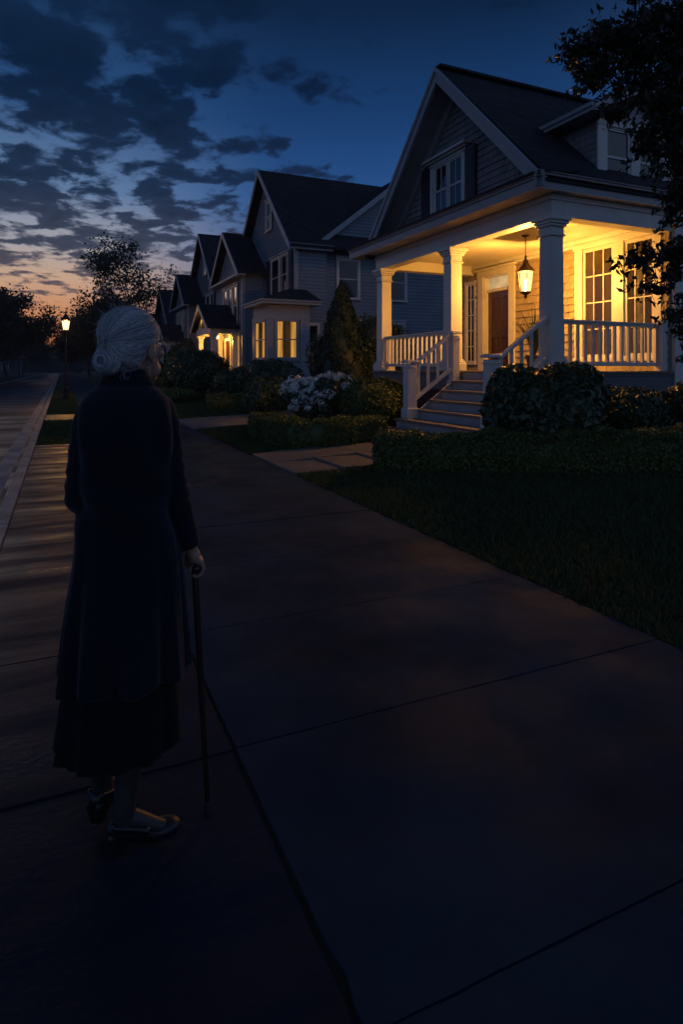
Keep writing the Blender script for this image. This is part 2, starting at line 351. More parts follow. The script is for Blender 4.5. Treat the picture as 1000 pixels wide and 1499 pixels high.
def slabs(x0, x1, y0, y1, nx, ln, top, gap=.010, tilt=.003, zf=None):
    s = MB(); y = y0; w = (x1 - x0) / nx
    while y < y1 - .05:
        ye = min(y + ln, y1)
        for i in range(nx):
            xa, xb = x0 + i * w + gap / 2, x0 + (i + 1) * w - gap / 2
            t = [random.uniform(-tilt, tilt) for _ in range(4)]
            za, zb = (top, top) if zf is None else (zf(xa) + top, zf(xb) + top)
            q = [(xa, y + gap/2), (xb, y + gap/2), (xb, ye - gap/2), (xa, ye - gap/2)]
            if ye > 9: s.hexa([(a, b, -.06) for a, b in q], [(q[0][0], q[0][1], za + t[0]), (q[1][0], q[1][1], zb + t[1]), (q[2][0], q[2][1], zb + t[2]), (q[3][0], q[3][1], za + t[3])])
            else:                                             # near slabs have worn, uneven edges
                o = []
                for c0, c1 in zip(q, q[1:] + q[:1]):
                    m = max(3, int(math.dist(c0, c1) / .07))
                    for k in range(m):
                        f = k / m; jx, jy = random.gauss(0, .0011), random.gauss(0, .0011)
                        if random.random() < .03: jx, jy = jx + ((xa + xb) / 2 - c0[0]) * .012, jy + ((y + ye) / 2 - c0[1]) * .012
                        o.append((c0[0] + (c1[0] - c0[0]) * f + jx, c0[1] + (c1[1] - c0[1]) * f + jy))
                s.hexa([(a, b, -.06) for a, b in o], [(a, b, za + t[0]) for a, b in o])
        y = ye
    return s
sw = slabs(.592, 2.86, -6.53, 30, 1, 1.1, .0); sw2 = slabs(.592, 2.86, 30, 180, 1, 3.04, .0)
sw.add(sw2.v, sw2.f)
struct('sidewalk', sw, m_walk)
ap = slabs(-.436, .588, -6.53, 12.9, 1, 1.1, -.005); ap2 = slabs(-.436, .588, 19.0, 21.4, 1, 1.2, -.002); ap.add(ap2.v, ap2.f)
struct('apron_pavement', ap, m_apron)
struct('joint_sand_surface', MB().box(-.43, 2.858, -6.5, 12.88, -.055, -.012).box(.595, 2.858, 12.89, 180, -.055, -.0125), m_soil)
struct('front_path', slabs(2.88, 5.75, 7.85, 9.95, 4, 1.05, .035, zf=gz), m_path, bevel=.006)
struct('driveway', slabs(2.88, 11.5, 14.7, 17.6, 8, 1.45, .035, zf=gz), m_path, bevel=.006)

def blades(name, area, count, h, keep=None):
    pts = np.column_stack([rng.uniform(area[0], area[1], count), rng.uniform(area[2], area[3], count)])
    if keep is not None: pts = pts[keep(pts[:, 0], pts[:, 1])]
    z = np.array([gz(x) if x > 2.87 else -.03 for x in pts[:, 0]])
    c = np.column_stack([pts, z]); n = len(c); a = rng.uniform(0, 6.28, n); lean = rng.normal(0, .35, (n, 2)); hh = h * rng.uniform(.5, 1.3, n)
    w = np.column_stack([np.cos(a), np.sin(a), np.zeros(n)]) * (.006 + .0005 * pts[:, 1:2])
    tip = c + np.column_stack([lean * hh[:, None], hh])
    o = np_mesh(name, np.stack([c - w, c + w, tip], 1).reshape(-1, 3), 3, m_grass); tag(o, kind='stuff'); return o
blades('lawn_grass', (2.87, 9.5, 2.0, 14.65), 150000, .055, lambda x, y: (np.random.default_rng(3).random(len(x)) < np.clip(1.25 - (x - 2.87) * .17, .15, 1)) & ~((y > 7.82) & (y < 9.98) & (x < 5.8)))
blades('verge_grass', (-.42, .59, 12.9, 55), 60000, .06, lambda x, y: ~((y > 18.98) & (y < 21.42)))
blades('neighbour_lawn_grass', (2.87, 8.5, 17.7, 46), 60000, .07)

# ------------------------------------------------------------------ building helpers
def planar(face, at):
    """maps (across, height, outward) to the world for a wall whose outside looks to -X ('x') or -Y ('y'), or +X ('X')"""
    if face == 'x': return lambda u, v, n: (at - n, u, v)
    if face == 'X': return lambda u, v, n: (at + n, u, v)
    return lambda u, v, n: (u, at - n, v)
def pbox(mb, T, u0, u1, v0, v1, n0, n1):
    a, b = T(u0, v0, n0), T(u1, v1, n1); return mb.box(a[0], b[0], a[1], b[1], a[2], b[2])
def cladding(mb, T, z0, z1, span, e, holes=(), shingle=None, proud=.026):
    """overlapping courses; span(z) -> (a, b); shingle = mean width of one shingle, None for long boards"""
    z = z0; row = 0
    while z < z1 - .01:
        zt = min(z + e, z1); zm = (z + zt) / 2; a0, b0 = span(z); a1, b1 = span(zt)
        a, b = min(span(zm)[0], span(zm)[1]), max(span(zm))
        segs = [(a, b)]
        for (ha, hb, hz0, hz1) in holes:
            if hz0 < zm < hz1:
                nx = []
                for s0, s1 in segs:
                    if hb <= s0 or ha >= s1: nx.append((s0, s1)); continue
                    if ha > s0: nx.append((s0, ha))
                    if hb < s1: nx.append((hb, s1))
                segs = nx
        for s0, s1 in segs:
            if shingle is None: cuts = [s0, s1]
            else:
                cuts = [s0]; p = s0 - random.uniform(0, shingle)
                while True:
                    p += shingle * random.uniform(.6, 1.4)
                    if p >= s1 - .02: break
                    if p > s0 + .02: cuts.append(p)
                cuts.append(s1)
            for c0, c1 in zip(cuts, cuts[1:]):
                g = .0025 if shingle else 0
                pr = proud * (random.uniform(.75, 1.3) if shingle else 1); dz = random.uniform(-.008, .004) if shingle else -.012
                p0, p1, p2, p3 = T(c0 + g, z + dz, pr), T(c1 - g, z + dz, pr), T(c1 - g, zt, .003), T(c0 + g, zt, .003)
                q0, q1 = T(c0 + g, z + dz, -.004), T(c1 - g, z + dz, -.004); q2, q3 = T(c1 - g, zt, -.004), T(c0 + g, zt, -.004)
                mb.add([p0, p1, p2, p3, q0, q1, q2, q3], [(0, 1, 2, 3), (0, 4, 5, 1), (0, 3, 7, 4), (1, 5, 6, 2)])
        z = zt; row += 1
def window(parent, T, u0, u1, v0, v1, cols=2, rows=2, m_frame=None, m_pane=None, casing=.1, depth=.03, cornice=True, sash=False, curtain=None, shutters=0, name='window', munt=.022):
    """casing, sash bars and sill as the window part; its pane (and curtains, shutters) below it. The opening is u0..u1, v0..v1."""
    mf = m_frame or m_white; f = MB(); c = casing; d = depth
    pbox(f, T, u0 - c, u0, v0 - .02, v1, 0, d); pbox(f, T, u1, u1 + c, v0 - .02, v1, 0, d)
    pbox(f, T, u0 - c - .015, u1 + c + .015, v1, v1 + c * 1.15, 0, d + .006)
    if cornice: pbox(f, T, u0 - c - .07, u1 + c + .07, v1 + c * 1.15, v1 + c * 1.15 + .045, 0, d + .075)
    pbox(f, T, u0 - c - .04, u1 + c + .04, v0 - .075, v0 - .02, 0, d + .055)
    b = .035
    for a0, a1 in ((u0, u0 + b), (u1 - b, u1)): pbox(f, T, a0, a1, v0 - .02, v1, -.03, .012)
    pbox(f, T, u0 + b, u1 - b, v1 - b, v1, -.03, .0115); pbox(f, T, u0 + b, u1 - b, v0 - .02, v0 + b, -.03, .0115)
    for k in range(1, cols):
        u = u0 + (u1 - u0) * k / cols; pbox(f, T, u - munt / 2, u + munt / 2, v0 + b, v1 - b, -.025, .004)
    for k in range(1, rows):
        v = v0 + (v1 - v0) * k / rows; w = munt if not (sash and k == rows // 2) else .05
        pbox(f, T, u0 + b, u1 - b, v - w / 2, v + w / 2, -.0245, .0035 if w == munt else .010)
    fo = f.build(name, mf, parent, bevel=.004)
    p = MB(); pbox(p, T, u0 + .01, u1 - .01, v0, v1 - .01, -.02, -.012); p.build('pane', m_pane or m_glass, fo)
    if curtain:
        for a, z in ((u0 + .04, u0 + (u1 - u0) * .30), (u1 - (u1 - u0) * .30, u1 - .04)):
            s = MB(); q = 14; top = [T(a + (z - a) * i / q, v1 - .04, -.0115 + .006 * (i % 2)) for i in range(q + 1)]; bot = [T(a + (z - a) * i / q, v0 + .03, -.0115 + .006 * (i % 2)) for i in range(q + 1)]
            s.add(top + bot, [(i, i + 1, q + 2 + i, q + 1 + i) for i in range(q)]); s.build('curtain', curtain, fo)
    if shutters:
        for a, z in ((u0 - c - shutters - .02, u0 - c - .02), (u1 + c + .02, u1 + c + shutters + .02)):
            s = MB(); pbox(s, T, a, z, v0 - .03, v1 + .04, 0, .022)
            v = v0 + .04
            while v < v1 - .04:
                pbox(s, T, a + .05, z - .05, v, v + .035, .022, .032); v += .055
            pbox(s, T, a, a + .045, v0 - .03, v1 + .04, .022, .036); pbox(s, T, z - .045, z, v0 - .03, v1 + .04, .022, .036)
            s.build('shutter', m_shutter, fo)
    return fo
def roof_plane(mb, e0, e1, r0, r1, th=.11):
    """slab between the eave line e0-e1 and the ridge line r0-r1"""
    e0, e1, r0, r1 = (Vector(p) for p in (e0, e1, r0, r1)); d = Vector((0, 0, th))
    mb.hexa([e0, e1, r1, r0], [e0 + d, e1 + d, r1 + d, r0 + d])
def gable_roof_x(parent, x0, x1, yr, zr, ya, za, yb, zb, m, th=.11, name='roof'):
    """ridge along X"""
    s = MB(); roof_plane(s, (x0, ya, za), (x1, ya, za), (x0, yr, zr), (x1, yr, zr), th); roof_plane(s, (x1, yb, zb), (x0, yb, zb), (x1, yr, zr), (x0, yr, zr), th)
    return s.build(name, m, parent)
def rake(parent, x0, x1, yr, zr, ya, za, yb, zb, w, m, name='rake_board'):
    """face boards at the front of a gable looking to -X, each a child of its own"""
    for ye, ze in ((ya, za), (yb, zb)):
        s = MB(); q = [(ye, ze), (yr, zr), (yr, zr - w), (ye, ze - w)] if ye < yr else [(yr, zr), (ye, ze), (ye, ze - w), (yr, zr - w)]
        q2 = [(a, b) for a, b in q]
        s.hexa([(x0, a, b) for a, b in q2], [(x1, a, b) for a, b in q2])
        s.build(name, m, parent)
def post_column(parent, x, y, z0, z1, a=.30, m=None, name='column'):
    s = MB(); h = a / 2
    def sq(r, za, zb): s.box(x - r, x + r, y - r, y + r, za, zb)
    sq(h + .065, z0, z0 + .17); sq(h + .045, z0 + .17, z0 + .215); sq(h + .02, z0 + .215, z0 + .25)
    t = h - .012
    s.hexa([(x-h, y-h, z0+.25), (x+h, y-h, z0+.25), (x+h, y+h, z0+.25), (x-h, y+h, z0+.25)], [(x-t, y-t, z1-.33), (x+t, y-t, z1-.33), (x+t, y+t, z1-.33), (x-t, y+t, z1-.33)])
    sq(h + .018, z1 - .33, z1 - .295); sq(h - .004, z1 - .295, z1 - .17); sq(h + .03, z1 - .17, z1 - .125); sq(h + .055, z1 - .125, z1 - .075); sq(h + .085, z1 - .075, z1 - .002)
    return s.build(name, m or m_column, parent, bevel=.012)
def railing(parent, a, b, zb, zt, n, name='railing'):
    """level rail from a to b (x, y) with square balusters, each a sub-part"""
    s = MB(); A, B = Vector((*a, zt)), Vector((*b, zt)); s.bar(A, B, .11, .035); s.bar(A - Vector((0, 0, .04)), B - Vector((0, 0, .04)), .06, .045)
    s.bar((*a, zb), (*b, zb), .07, .07); o = s.build(name, m_column, parent, bevel=.006)
    for k in range(n):
        f = (k + .5) / n; p = Vector((*a, 0)).lerp(Vector((*b, 0)), f)
        MB().box(p.x - .024, p.x + .024, p.y - .024, p.y + .024, zb + .035, zt - .06).build('baluster', m_column, o)
    return o
def stair_rail(parent, a, b, n, name='handrail', h=.10):
    """sloping rail between 3-D points a (low) and b (high)"""
    s = MB(); a, b = Vector(a), Vector(b); s.bar(a, b, .10, .05); lo = Vector((0, 0, -.70)); s.bar(a + lo, b + lo, .07, .07)
    o = s.build(name, m_column, parent, bevel=.006)
    for k in range(n):
        p = a.lerp(b, (k + .6) / (n + .2)); MB().box(p.x - .022, p.x + .022, p.y - .022, p.y + .022, p.z - .68, p.z - .02).build('baluster', m_column, o)
    return o
def newel(parent, x, y, z0, z1, a=.2):
    s = MB(); h = a / 2
    s.box(x-h-.03, x+h+.03, y-h-.03, y+h+.03, z0, z0 + .2); s.box(x-h, x+h, y-h, y+h, z0 + .2, z1 - .09); s.box(x-h-.015, x+h+.015, y-h-.015, y+h+.015, z1 - .16, z1 - .135)
    s.box(x-h-.035, x+h+.035, y-h-.035, y+h+.035, z1 - .06, z1 - .02); s.box(x-h-.01, x+h+.01, y-h-.01, y+h+.01, z1 - .02, z1)
    return s.build('newel_post', m_column, parent, bevel=.008)

# ------------------------------------------------------------------ the porch house
H = empty('porch_house', (9, 11, .3), 'shingled house with glowing yellow porch, front steps and tall gable', 'house')
ZF = 1.38; XC = 7.64; XW = 10.4
d = MB(); x = 7.40
while x < 10.39: d.box(x, min(x + .135, 10.395), 7.93, 14.5, ZF - .035, ZF); x += .14
d.build('porch_floor', m_deck, H)
s = MB(); s.box(7.47, 7.50, 7.98, 14.45, .98, ZF - .036); s.box(7.50, 10.6, 7.98, 8.01, .98, ZF - .036); s.box(7.455, 7.47, 7.96, 14.47, ZF - .09, ZF - .037); s.box(7.47, 10.6, 7.965, 7.98, ZF - .09, ZF - .037)
s.build('porch_skirt', m_skirt, H, bevel=.004)
s = MB()
for k in range(70):
    y = 8.04 + k * .092
    if y < 14.4: s.box(7.52, 7.535, y, y + .045, .2, .98)
for k in range(32): s.box(7.56 + k * .092, 7.605 + k * .092, 8.03, 8.045, .2, .98)
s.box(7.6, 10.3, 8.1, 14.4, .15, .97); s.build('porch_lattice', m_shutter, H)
for y in (8.15, 11.08, 14.16): post_column(H, XC, y, ZF, 4.0)
s = MB(); s.box(7.50, 7.78, 8.0, 14.36, 4.0, 4.365); s.box(7.78, 10.55, 8.0, 8.29, 4.001, 4.364); s.box(7.78, 10.39, 14.05, 14.35, 4.001, 4.364)
s.box(7.475, 7.50, 7.975, 14.385, 4.27, 4.366); s.box(7.50, 10.55, 7.976, 8.0, 4.271, 4.366)
s.build('porch_beam', m_white, H, bevel=.006)
s = MB(); y = 8.30
while y < 14.04: s.box(7.78, 10.39, y, min(y + .088, 14.045), 4.25, 4.27); y += .092
s.box(7.78, 10.39, 8.29, 14.05, 4.272, 4.30); s.build('porch_ceiling', m_ceil, H, bevel=.004)
s = MB(); s.box(10.30, 10.39, 8.29, 14.05, 4.15, 4.249); s.box(10.345, 10.39, 8.29, 14.05, 4.08, 4.149); s.box(7.781, 7.84, 8.291, 14.05, 4.18, 4.248); s.build('crown_moulding', m_white, H, bevel=.01)
s = MB()
for k in range(4): s.box(7.10 + k * .1, 7.195 + k * .1, 7.83 + .0, 15.1, 4.375, 4.39)
s.box(7.51, 19, 7.83, 7.975, 4.3755, 4.3905); s.build('soffit', m_ceil, H)
def gutter(parent, T, u0, u1, z, name='gutter', m=None):
    s = MB(); pbox(s, T, u0, u1, z - .25, z - .10, 0, .03); pbox(s, T, u0 - .002, u1 + .002, z - .10, z - .06, 0, .06); pbox(s, T, u0 - .004, u1 + .004, z - .06, z - .02, 0, .09); pbox(s, T, u0 - .006, u1 + .006, z - .02, z, 0, .12)
    return s.build(name, m or m_greytrim, parent, bevel=.012)
gutter(H, planar('x', 7.12), 7.74, 15.12, 4.64); gutter(H, planar('y', 7.86), 7.002, 18, 4.641)
# front wall under the porch
T = planar('x', XW); holes = [(12.30, 13.86, ZF, 4.10), (13.93, 14.47, 1.5, 3.9), (8.16, 10.36, 1.60, 4.12)]
s = MB(); cladding(s, T, ZF, 4.25, lambda z: (8.02, 14.85), .165, holes, shingle=.17, proud=.045); s.build('front_wall', m_shingle, H)
s = MB(); s.box(XW, 10.6, 8.02, 8.28, .2, 4.25); s.box(XW + .001, 10.6, 10.24, 12.46, .2, 4.249); s.box(XW + .001, 10.6, 13.68, 14.05, .2, 4.248); s.box(XW + .001, 10.6, 14.35, 14.9, .2, 4.247)
s.box(XW + .001, 10.6, 14.05, 14.35, .2, 1.6); s.box(XW + .001, 10.6, 8.28, 10.24, .2, 1.68); s.box(XW + .001, 10.6, 8.28, 14.9, 4.02, 4.9)
s.box(10.6, 19, 8.02, 8.2, .2, 4.7); s.box(10.6, 19, 14.75, 14.9, .2, 4.7); s.box(18.8, 19, 8.2, 14.75, .2, 4.7); s.build('house_wall', m_gable, H)
s = MB(); s.box(10.45, 10.72, 7.94, 8.02, .3, 4.374); s.box(10.35, 10.72, 7.90, 7.94, 4.1, 4.373); s.build('corner_board', m_column, H, bevel=.006)
s = MB(); s.tube([(10.9, 7.74, 4.42), (10.9, 7.80, 4.32), (10.9, 7.89, 4.2), (10.9, 7.89, .4)], .04, 10); s.build('downpipe', m_greytrim, H)
# entrance
dr = MB(); pbox(dr, T, 12.33, 12.56, ZF, 3.93, 0, .05); pbox(dr, T, 13.60, 13.83, ZF, 3.93, 0, .05); pbox(dr, T, 12.31, 13.85, 3.93, 4.05, 0, .06); pbox(dr, T, 12.24, 13.92, 4.05, 4.10, 0, .13); pbox(dr, T, 12.27, 13.89, 3.905, 3.93, 0, .075)
for a, b in ((12.56, 12.60), (13.56, 13.60)): pbox(dr, T, a, b, ZF, 3.93, -.17, .02)
pbox(dr, T, 12.60, 13.56, 3.86, 3.93, -.17, .02); pbox(dr, T, 12.60, 13.56, 3.47, 3.55, -.17, -.05); pbox(dr, T, 12.6, 13.56, ZF, ZF + .03, -.19, .03)
dro = dr.build('door_frame', m_column, H, bevel=.006)
lf = MB(); pbox(lf, T, 12.605, 13.555, ZF + .03, 3.47, -.17, -.14)
for a, b in ((12.605, 12.73), (13.43, 13.555), (13.02, 13.14)): pbox(lf, T, a, b, ZF + .03, 3.468, -.14, -.10)
for a, b in ((ZF + .03, ZF + .28), (2.25, 2.45), (3.3, 3.465)): pbox(lf, T, 12.731, 13.019, a, b, -.14, -.1005); pbox(lf, T, 13.141, 13.429, a, b, -.14, -.1005)
for a, b in ((12.78, 12.97), (13.19, 13.38)):
    for c, e in ((ZF + .33, 2.2), (2.5, 3.25)): pbox(lf, T, a, b, c, e, -.14, -.122)
door = lf.build('door', m_door, H, bevel=.008)
s = MB(); s.ball(T(12.67, 2.38, -.05), .034); s.tube([T(12.67, 2.38, -.1), T(12.67, 2.38, -.06)], .015); pbox(s, T, 12.645, 12.695, 2.3, 2.47, -.0995, -.094); s.build('handle', m_bronze, door, smooth=True)
s = MB(); pbox(s, T, 12.605, 13.555, 3.55, 3.86, -.14, -.13); s.build('transom_pane', m_transom, dro)
sl = window(H, T, 14.02, 14.38, 1.62, 3.78, cols=2, rows=5, m_frame=m_column, m_pane=m_glass_porch, casing=.08, cornice=False, name='sidelight')
# paired porch windows
wo = MB(); pbox(wo, T, 8.17, 8.32, 1.66, 4.02, 0, .045); pbox(wo, T, 9.03, 9.29, 1.66, 4.02, 0, .045); pbox(wo, T, 10.12, 10.34, 1.66, 4.02, 0, .045); pbox(wo, T, 8.14, 10.37, 4.02, 4.10, 0, .06); pbox(wo, T, 8.14, 10.37, 1.58, 1.66, 0, .09)
wo.build('window_casing', m_column, H, bevel=.006)
for a, b, c in ((8.36, 9.0, 3), (9.32, 10.09, 3)):
    w = window(H, T, a, b, 1.70, 3.98, cols=c, rows=4, m_frame=m_column, m_pane=m_glass_porch, casing=.03, depth=.018, cornice=False, munt=.028, curtain=m_drape)
# front gable and main roof
YR, ZR = 11.0, 7.74; YA, YB = 8.02, 13.98
zr = lambda y: ZR - abs(y - YR) * (ZR - 4.72) / (YR - 8.02)
s = MB(); gh = [(10.33, 12.42, 4.72, 6.12)]
cladding(s, planar('x', 7.78), 4.66, 7.45, lambda z: (8.08 + (z - 4.66) * .985, 13.92 - (z - 4.66) * .985), .135, [(10.62, 12.13, 4.72, 6.1)], shingle=.15)
s.hexa([(7.785, 8.1, 4.4), (7.785, 13.9, 4.4), (7.785, 11.0, 7.5)], [(7.9, 8.1, 4.4), (7.9, 13.9, 4.4), (7.9, 11.0, 7.5)])
s.build('gable_wall', m_gable, H)
gable_roof_x(H, 7.22, 19.3, YR, ZR - .11, 7.80, 4.50, 14.4, 4.29, m_roof)
s = MB(); s.bar((7.2, YR, ZR + .03), (19.3, YR, ZR + .03), .24, .05); s.build('ridge_cap', m_roof, H)
rake(H, 7.16, 7.22, YR, ZR - .01, 7.98, 4.72, 14.0, 4.72, .30, m_greytrim); rake(H, 7.125, 7.16, YR, ZR + .01, 7.96, 4.73, 14.03, 4.73, .10, m_greytrim)
sf = MB()
for ye in (7.98, 14.0):
    sf.hexa([(7.225, ye, 4.64), (7.77, ye, 4.64), (7.77, YR, ZR - .155), (7.225, YR, ZR - .155)] if ye < YR else [(7.225, YR, ZR - .155), (7.77, YR, ZR - .155), (7.77, ye, 4.64), (7.225, ye, 4.64)],
            [(7.225, ye, 4.655), (7.77, ye, 4.655), (7.77, YR, ZR - .135), (7.225, YR, ZR - .135)] if ye < YR else [(7.225, YR, ZR - .135), (7.77, YR, ZR - .135), (7.77, ye, 4.655), (7.225, ye, 4.655)])
    q = (ye, 4.62) ; e = (YR, ZR - .175)
    for xx in (7.70,):
        sf.hexa([(xx, ye, 4.40), (7.765, ye, 4.40), (7.765, YR, ZR - .42), (xx, YR, ZR - .42)], [(xx, ye, 4.638), (7.765, ye, 4.638), (7.765, YR, ZR - .157), (xx, YR, ZR - .157)])
sf.build('rake_soffit', m_greytrim, H)
s = MB(); roof_plane(s, (7.0, 7.74, 4.60), (7.0, 15.12, 4.60), (7.86, 7.74, 4.70), (7.86, 15.12, 4.70), .04); roof_plane(s, (7.86, 13.9, 4.66), (7.86, 15.1, 4.56), (12, 13.9, 4.72), (12, 15.1, 4.58), .05)
s.build('porch_roof', m_roof_x, H)
TG = planar('x', 7.735)
for a, b in ((10.86, 11.34), (11.42, 11.90)):
    window(H, TG, a, b, 4.86, 5.96, cols=2, rows=2, casing=.0401, depth=.03, cornice=False, sash=True, munt=.02)
s = MB(); pbox(s, TG, 10.72, 10.82, 4.80, 5.98, 0, .05); pbox(s, TG, 11.94, 12.04, 4.80, 5.98, 0, .05); pbox(s, TG, 11.34 + .041, 11.42 - .041, 4.8, 5.98, 0, .05); pbox(s, TG, 10.68, 12.08, 6.002, 6.10, 0, .055); pbox(s, TG, 10.55, 12.2, 6.10, 6.15, 0, .19); pbox(s, TG, 10.6, 12.15, 6.06, 6.10, .055, .12); pbox(s, TG, 10.68, 12.08, 4.72, 4.79, 0, .08)
s.build('gable_window_casing', m_white, H, bevel=.005)
for a, b in ((10.36, 10.68), (12.08, 12.40)):
    s = MB(); pbox(s, TG, a, b, 4.75, 6.03, .012, .06); v = 4.82
    while v < 5.94: pbox(s, TG, a + .05, b - .05, v, v + .035, .06, .07); v += .058
    s.build('shutter', m_shutter, H)
# dormer on the roof slope that faces the street corner
s = MB(); TD = planar('y', 8.25); cladding(s, planar('x', 8.82), 4.7, 5.9, lambda z: (8.26, 8.32 + (z - 4.55) * 1.0 + .25), .12, proud=.014); s.box(8.83, 10.75, 8.27, 10.4, 4.6, 5.95)
s.build('dormer_wall', m_gable, H)
s = MB(); pbox(s, TD, 8.79, 9.0, 4.66, 5.98, 0, .04); pbox(s, TD, 9.63, 9.84, 4.66, 5.98, 0, .04); pbox(s, TD, 10.46, 10.75, 4.66, 5.98, 0, .04); pbox(s, TD, 8.78, 10.76, 5.83, 5.99, 0, .05); s.build('dormer_trim', m_white, H, bevel=.005)
for a, b in ((9.02, 9.61), (9.86, 10.44)): window(H, TD, a, b, 4.78, 5.80, cols=1, rows=2, casing=.018, depth=.02, cornice=False, sash=True)
s = MB(); roof_plane(s, (8.48, 10.0, 5.98), (8.48, 8.0, 5.98), (9.78, 10.6, 6.62), (9.78, 8.0, 6.62), .07); roof_plane(s, (11.08, 8.0, 5.98), (11.08, 10.0, 5.98), (9.78, 8.0, 6.62), (9.78, 10.6, 6.62), .07); s.build('dormer_roof', m_roof_x, H)
s = MB(); s.box(8.42, 8.48, 7.98, 9.6, 5.93, 6.06); s.box(8.385, 8.42, 7.98, 9.6, 6.0, 6.07); s.box(8.48, 8.83, 8.0, 9.5, 5.935, 5.955); s.hexa([(8.45, 7.94, 5.9), (9.78, 7.94, 6.52), (9.78, 7.94, 6.70), (8.45, 7.94, 6.06)][::-1], [(8.45, 8.0, 5.9), (9.78, 8.0, 6.52), (9.78, 8.0, 6.70), (8.45, 8.0, 6.06)][::-1])
s.hexa([(9.78, 7.94, 6.52), (11.1, 7.94, 5.9), (11.1, 7.94, 6.06), (9.78, 7.94, 6.70)][::-1], [(9.78, 8.0, 6.52), (11.1, 8.0, 5.9), (11.1, 8.0, 6.06), (9.78, 8.0, 6.70)][::-1])
s.hexa([(8.8, 8.25, 5.99), (10.76, 8.25, 5.99), (9.78, 8.25, 6.55)][::-1], [(8.8, 8.4, 5.99), (10.76, 8.4, 5.99), (9.78, 8.4, 6.55)][::-1])
s.build('dormer_fascia', m_greytrim, H)
# steps
st = MB()
for k, (xa, zt) in enumerate(((7.14, 1.195), (6.88, 1.01), (6.62, .825), (6.36, .64))):
    st.box(xa - .03, xa + .262, 8.22, 10.38, zt - .045, zt)
st.box(6.0, 6.40, 7.88, 10.72, .41, .455); st.box(5.52, 6.04, 7.95, 11.25, .225, .27)
steps = st.build('steps', m_tread, H, bevel=.008)
st = MB()
for xa, z0, z1 in ((7.40, 1.19, 1.345), (7.14, 1.0, 1.149), (6.88, .82, .964), (6.62, .63, .779), (6.36, .45, .594)): st.box(xa, xa + .02, 8.24, 10.36, z0, z1)
st.box(6.04, 6.36, 8.03, 10.69, .1, .409); st.box(5.56, 6.0, 7.98, 11.22, 0, .224)
for y in (8.22, 10.34):
    st.hexa([(7.45, y, .2), (6.36, y, .2), (6.36, y, .63), (7.14, y, 1.19), (7.45, y, 1.19)], [(7.45, y + .04, .2), (6.36, y + .04, .2), (6.36, y + .04, .63), (7.14, y + .04, 1.19), (7.45, y + .04, 1.19)])
st.build('riser_boards', m_greytrim, H)
newel(H, 6.24, 10.50, .455, 1.60); newel(H, 6.28, 8.02, .455, 1.66); newel(H, 7.28, 10.50, 1.0, 2.19, .16)
stair_rail(H, (6.30, 10.50, 1.50), (7.24, 10.50, 2.15), 4); stair_rail(H, (6.34, 8.02, 1.54), (7.48, 8.08, 2.30), 5)
railing(H, (XC, 11.24), (XC, 14.0), ZF + .14, ZF + .86, 14); railing(H, (XC + .16, 8.15), (10.45, 8.15), ZF + .13, ZF + .88, 15)
s = MB(); s.box(10.22, 10.40, 8.04, 8.22, ZF, ZF + .98); s.build('newel_post', m_column, H, bevel=.008)

# ------------------------------------------------------------------ the porch lantern
LX, LY = 8.95, 10.3
Lt = empty('porch_lantern', (LX, LY, 2.99), 'lit hanging porch lantern on a chain beside the front door', 'lantern')
def at(z): return (LX, LY, z)
s = MB(); s.lathe([(.075, 4.235), (.075, 4.248), (.03, 4.25)][::-1] and [(.02, 4.20), (.075, 4.225), (.078, 4.249)], at(0)); s.build('canopy', m_bronze, Lt, smooth=True)
s = MB(); z = 4.20
i = 0
while z > 3.83:                                              # chain links
    pts = [(LX + (math.cos(a) * .012 if i % 2 else 0), LY + (0 if i % 2 else math.cos(a) * .012), z - .022 + math.sin(a) * .024) for a in np.linspace(0, 2 * math.pi, 9)]
    s.tube(pts, .004, 5); z -= .036; i += 1
s.build('chain', m_bronze, Lt)
n6 = 6
s = MB(); s.lathe([(.185, 3.47), (.20, 3.485), (.15, 3.55), (.10, 3.60), (.062, 3.66), (.058, 3.69), (.07, 3.70), (.03, 3.735), (.02, 3.77), (.03, 3.79), (.012, 3.83)], at(0), n6); s.build('cap', m_bronze, Lt)
s = MB(); s.lathe([(.02, 2.90), (.012, 2.92), (.04, 2.95), (.028, 2.98), (.075, 3.01), (.118, 3.03), (.122, 3.055)], at(0), n6)
for k in range(n6):
    a = 2 * math.pi * k / n6; s.bar((LX + .115 * math.cos(a), LY + .115 * math.sin(a), 3.04), (LX + .17 * math.cos(a), LY + .17 * math.sin(a), 3.475), .014, .014)
s.build('cage', m_bronze, Lt)
s = MB(); s.rings([[(LX + r * math.cos(2*math.pi*k/n6), LY + r * math.sin(2*math.pi*k/n6), z) for k in range(n6)] for r, z in ((.108, 3.057), (.162, 3.468))], cap=False); s.build('glass', m_lit_glass, Lt)
s = MB(); s.ball(at(3.25), (.024, .024, .045), 10, 8); s.tube([at(3.06), at(3.2)], .012, 6); s.build('bulb', m_bulb, Lt, smooth=True)
def lamp(name, loc, w, r=.05, parent=None, col=WARM):
    ld = bpy.data.lights.new(name, 'POINT'); ld.energy = w; ld.color = col; ld.shadow_soft_size = r
    o = bpy.data.objects.new(name, ld); COL.objects.link(o); o.location = loc
    if parent is not None: o.parent = parent; o.location = Vector(loc) - origin(parent)
    return o
lamp('lantern_light', (LX, LY, 3.27), LANTERN_W, .06, Lt)

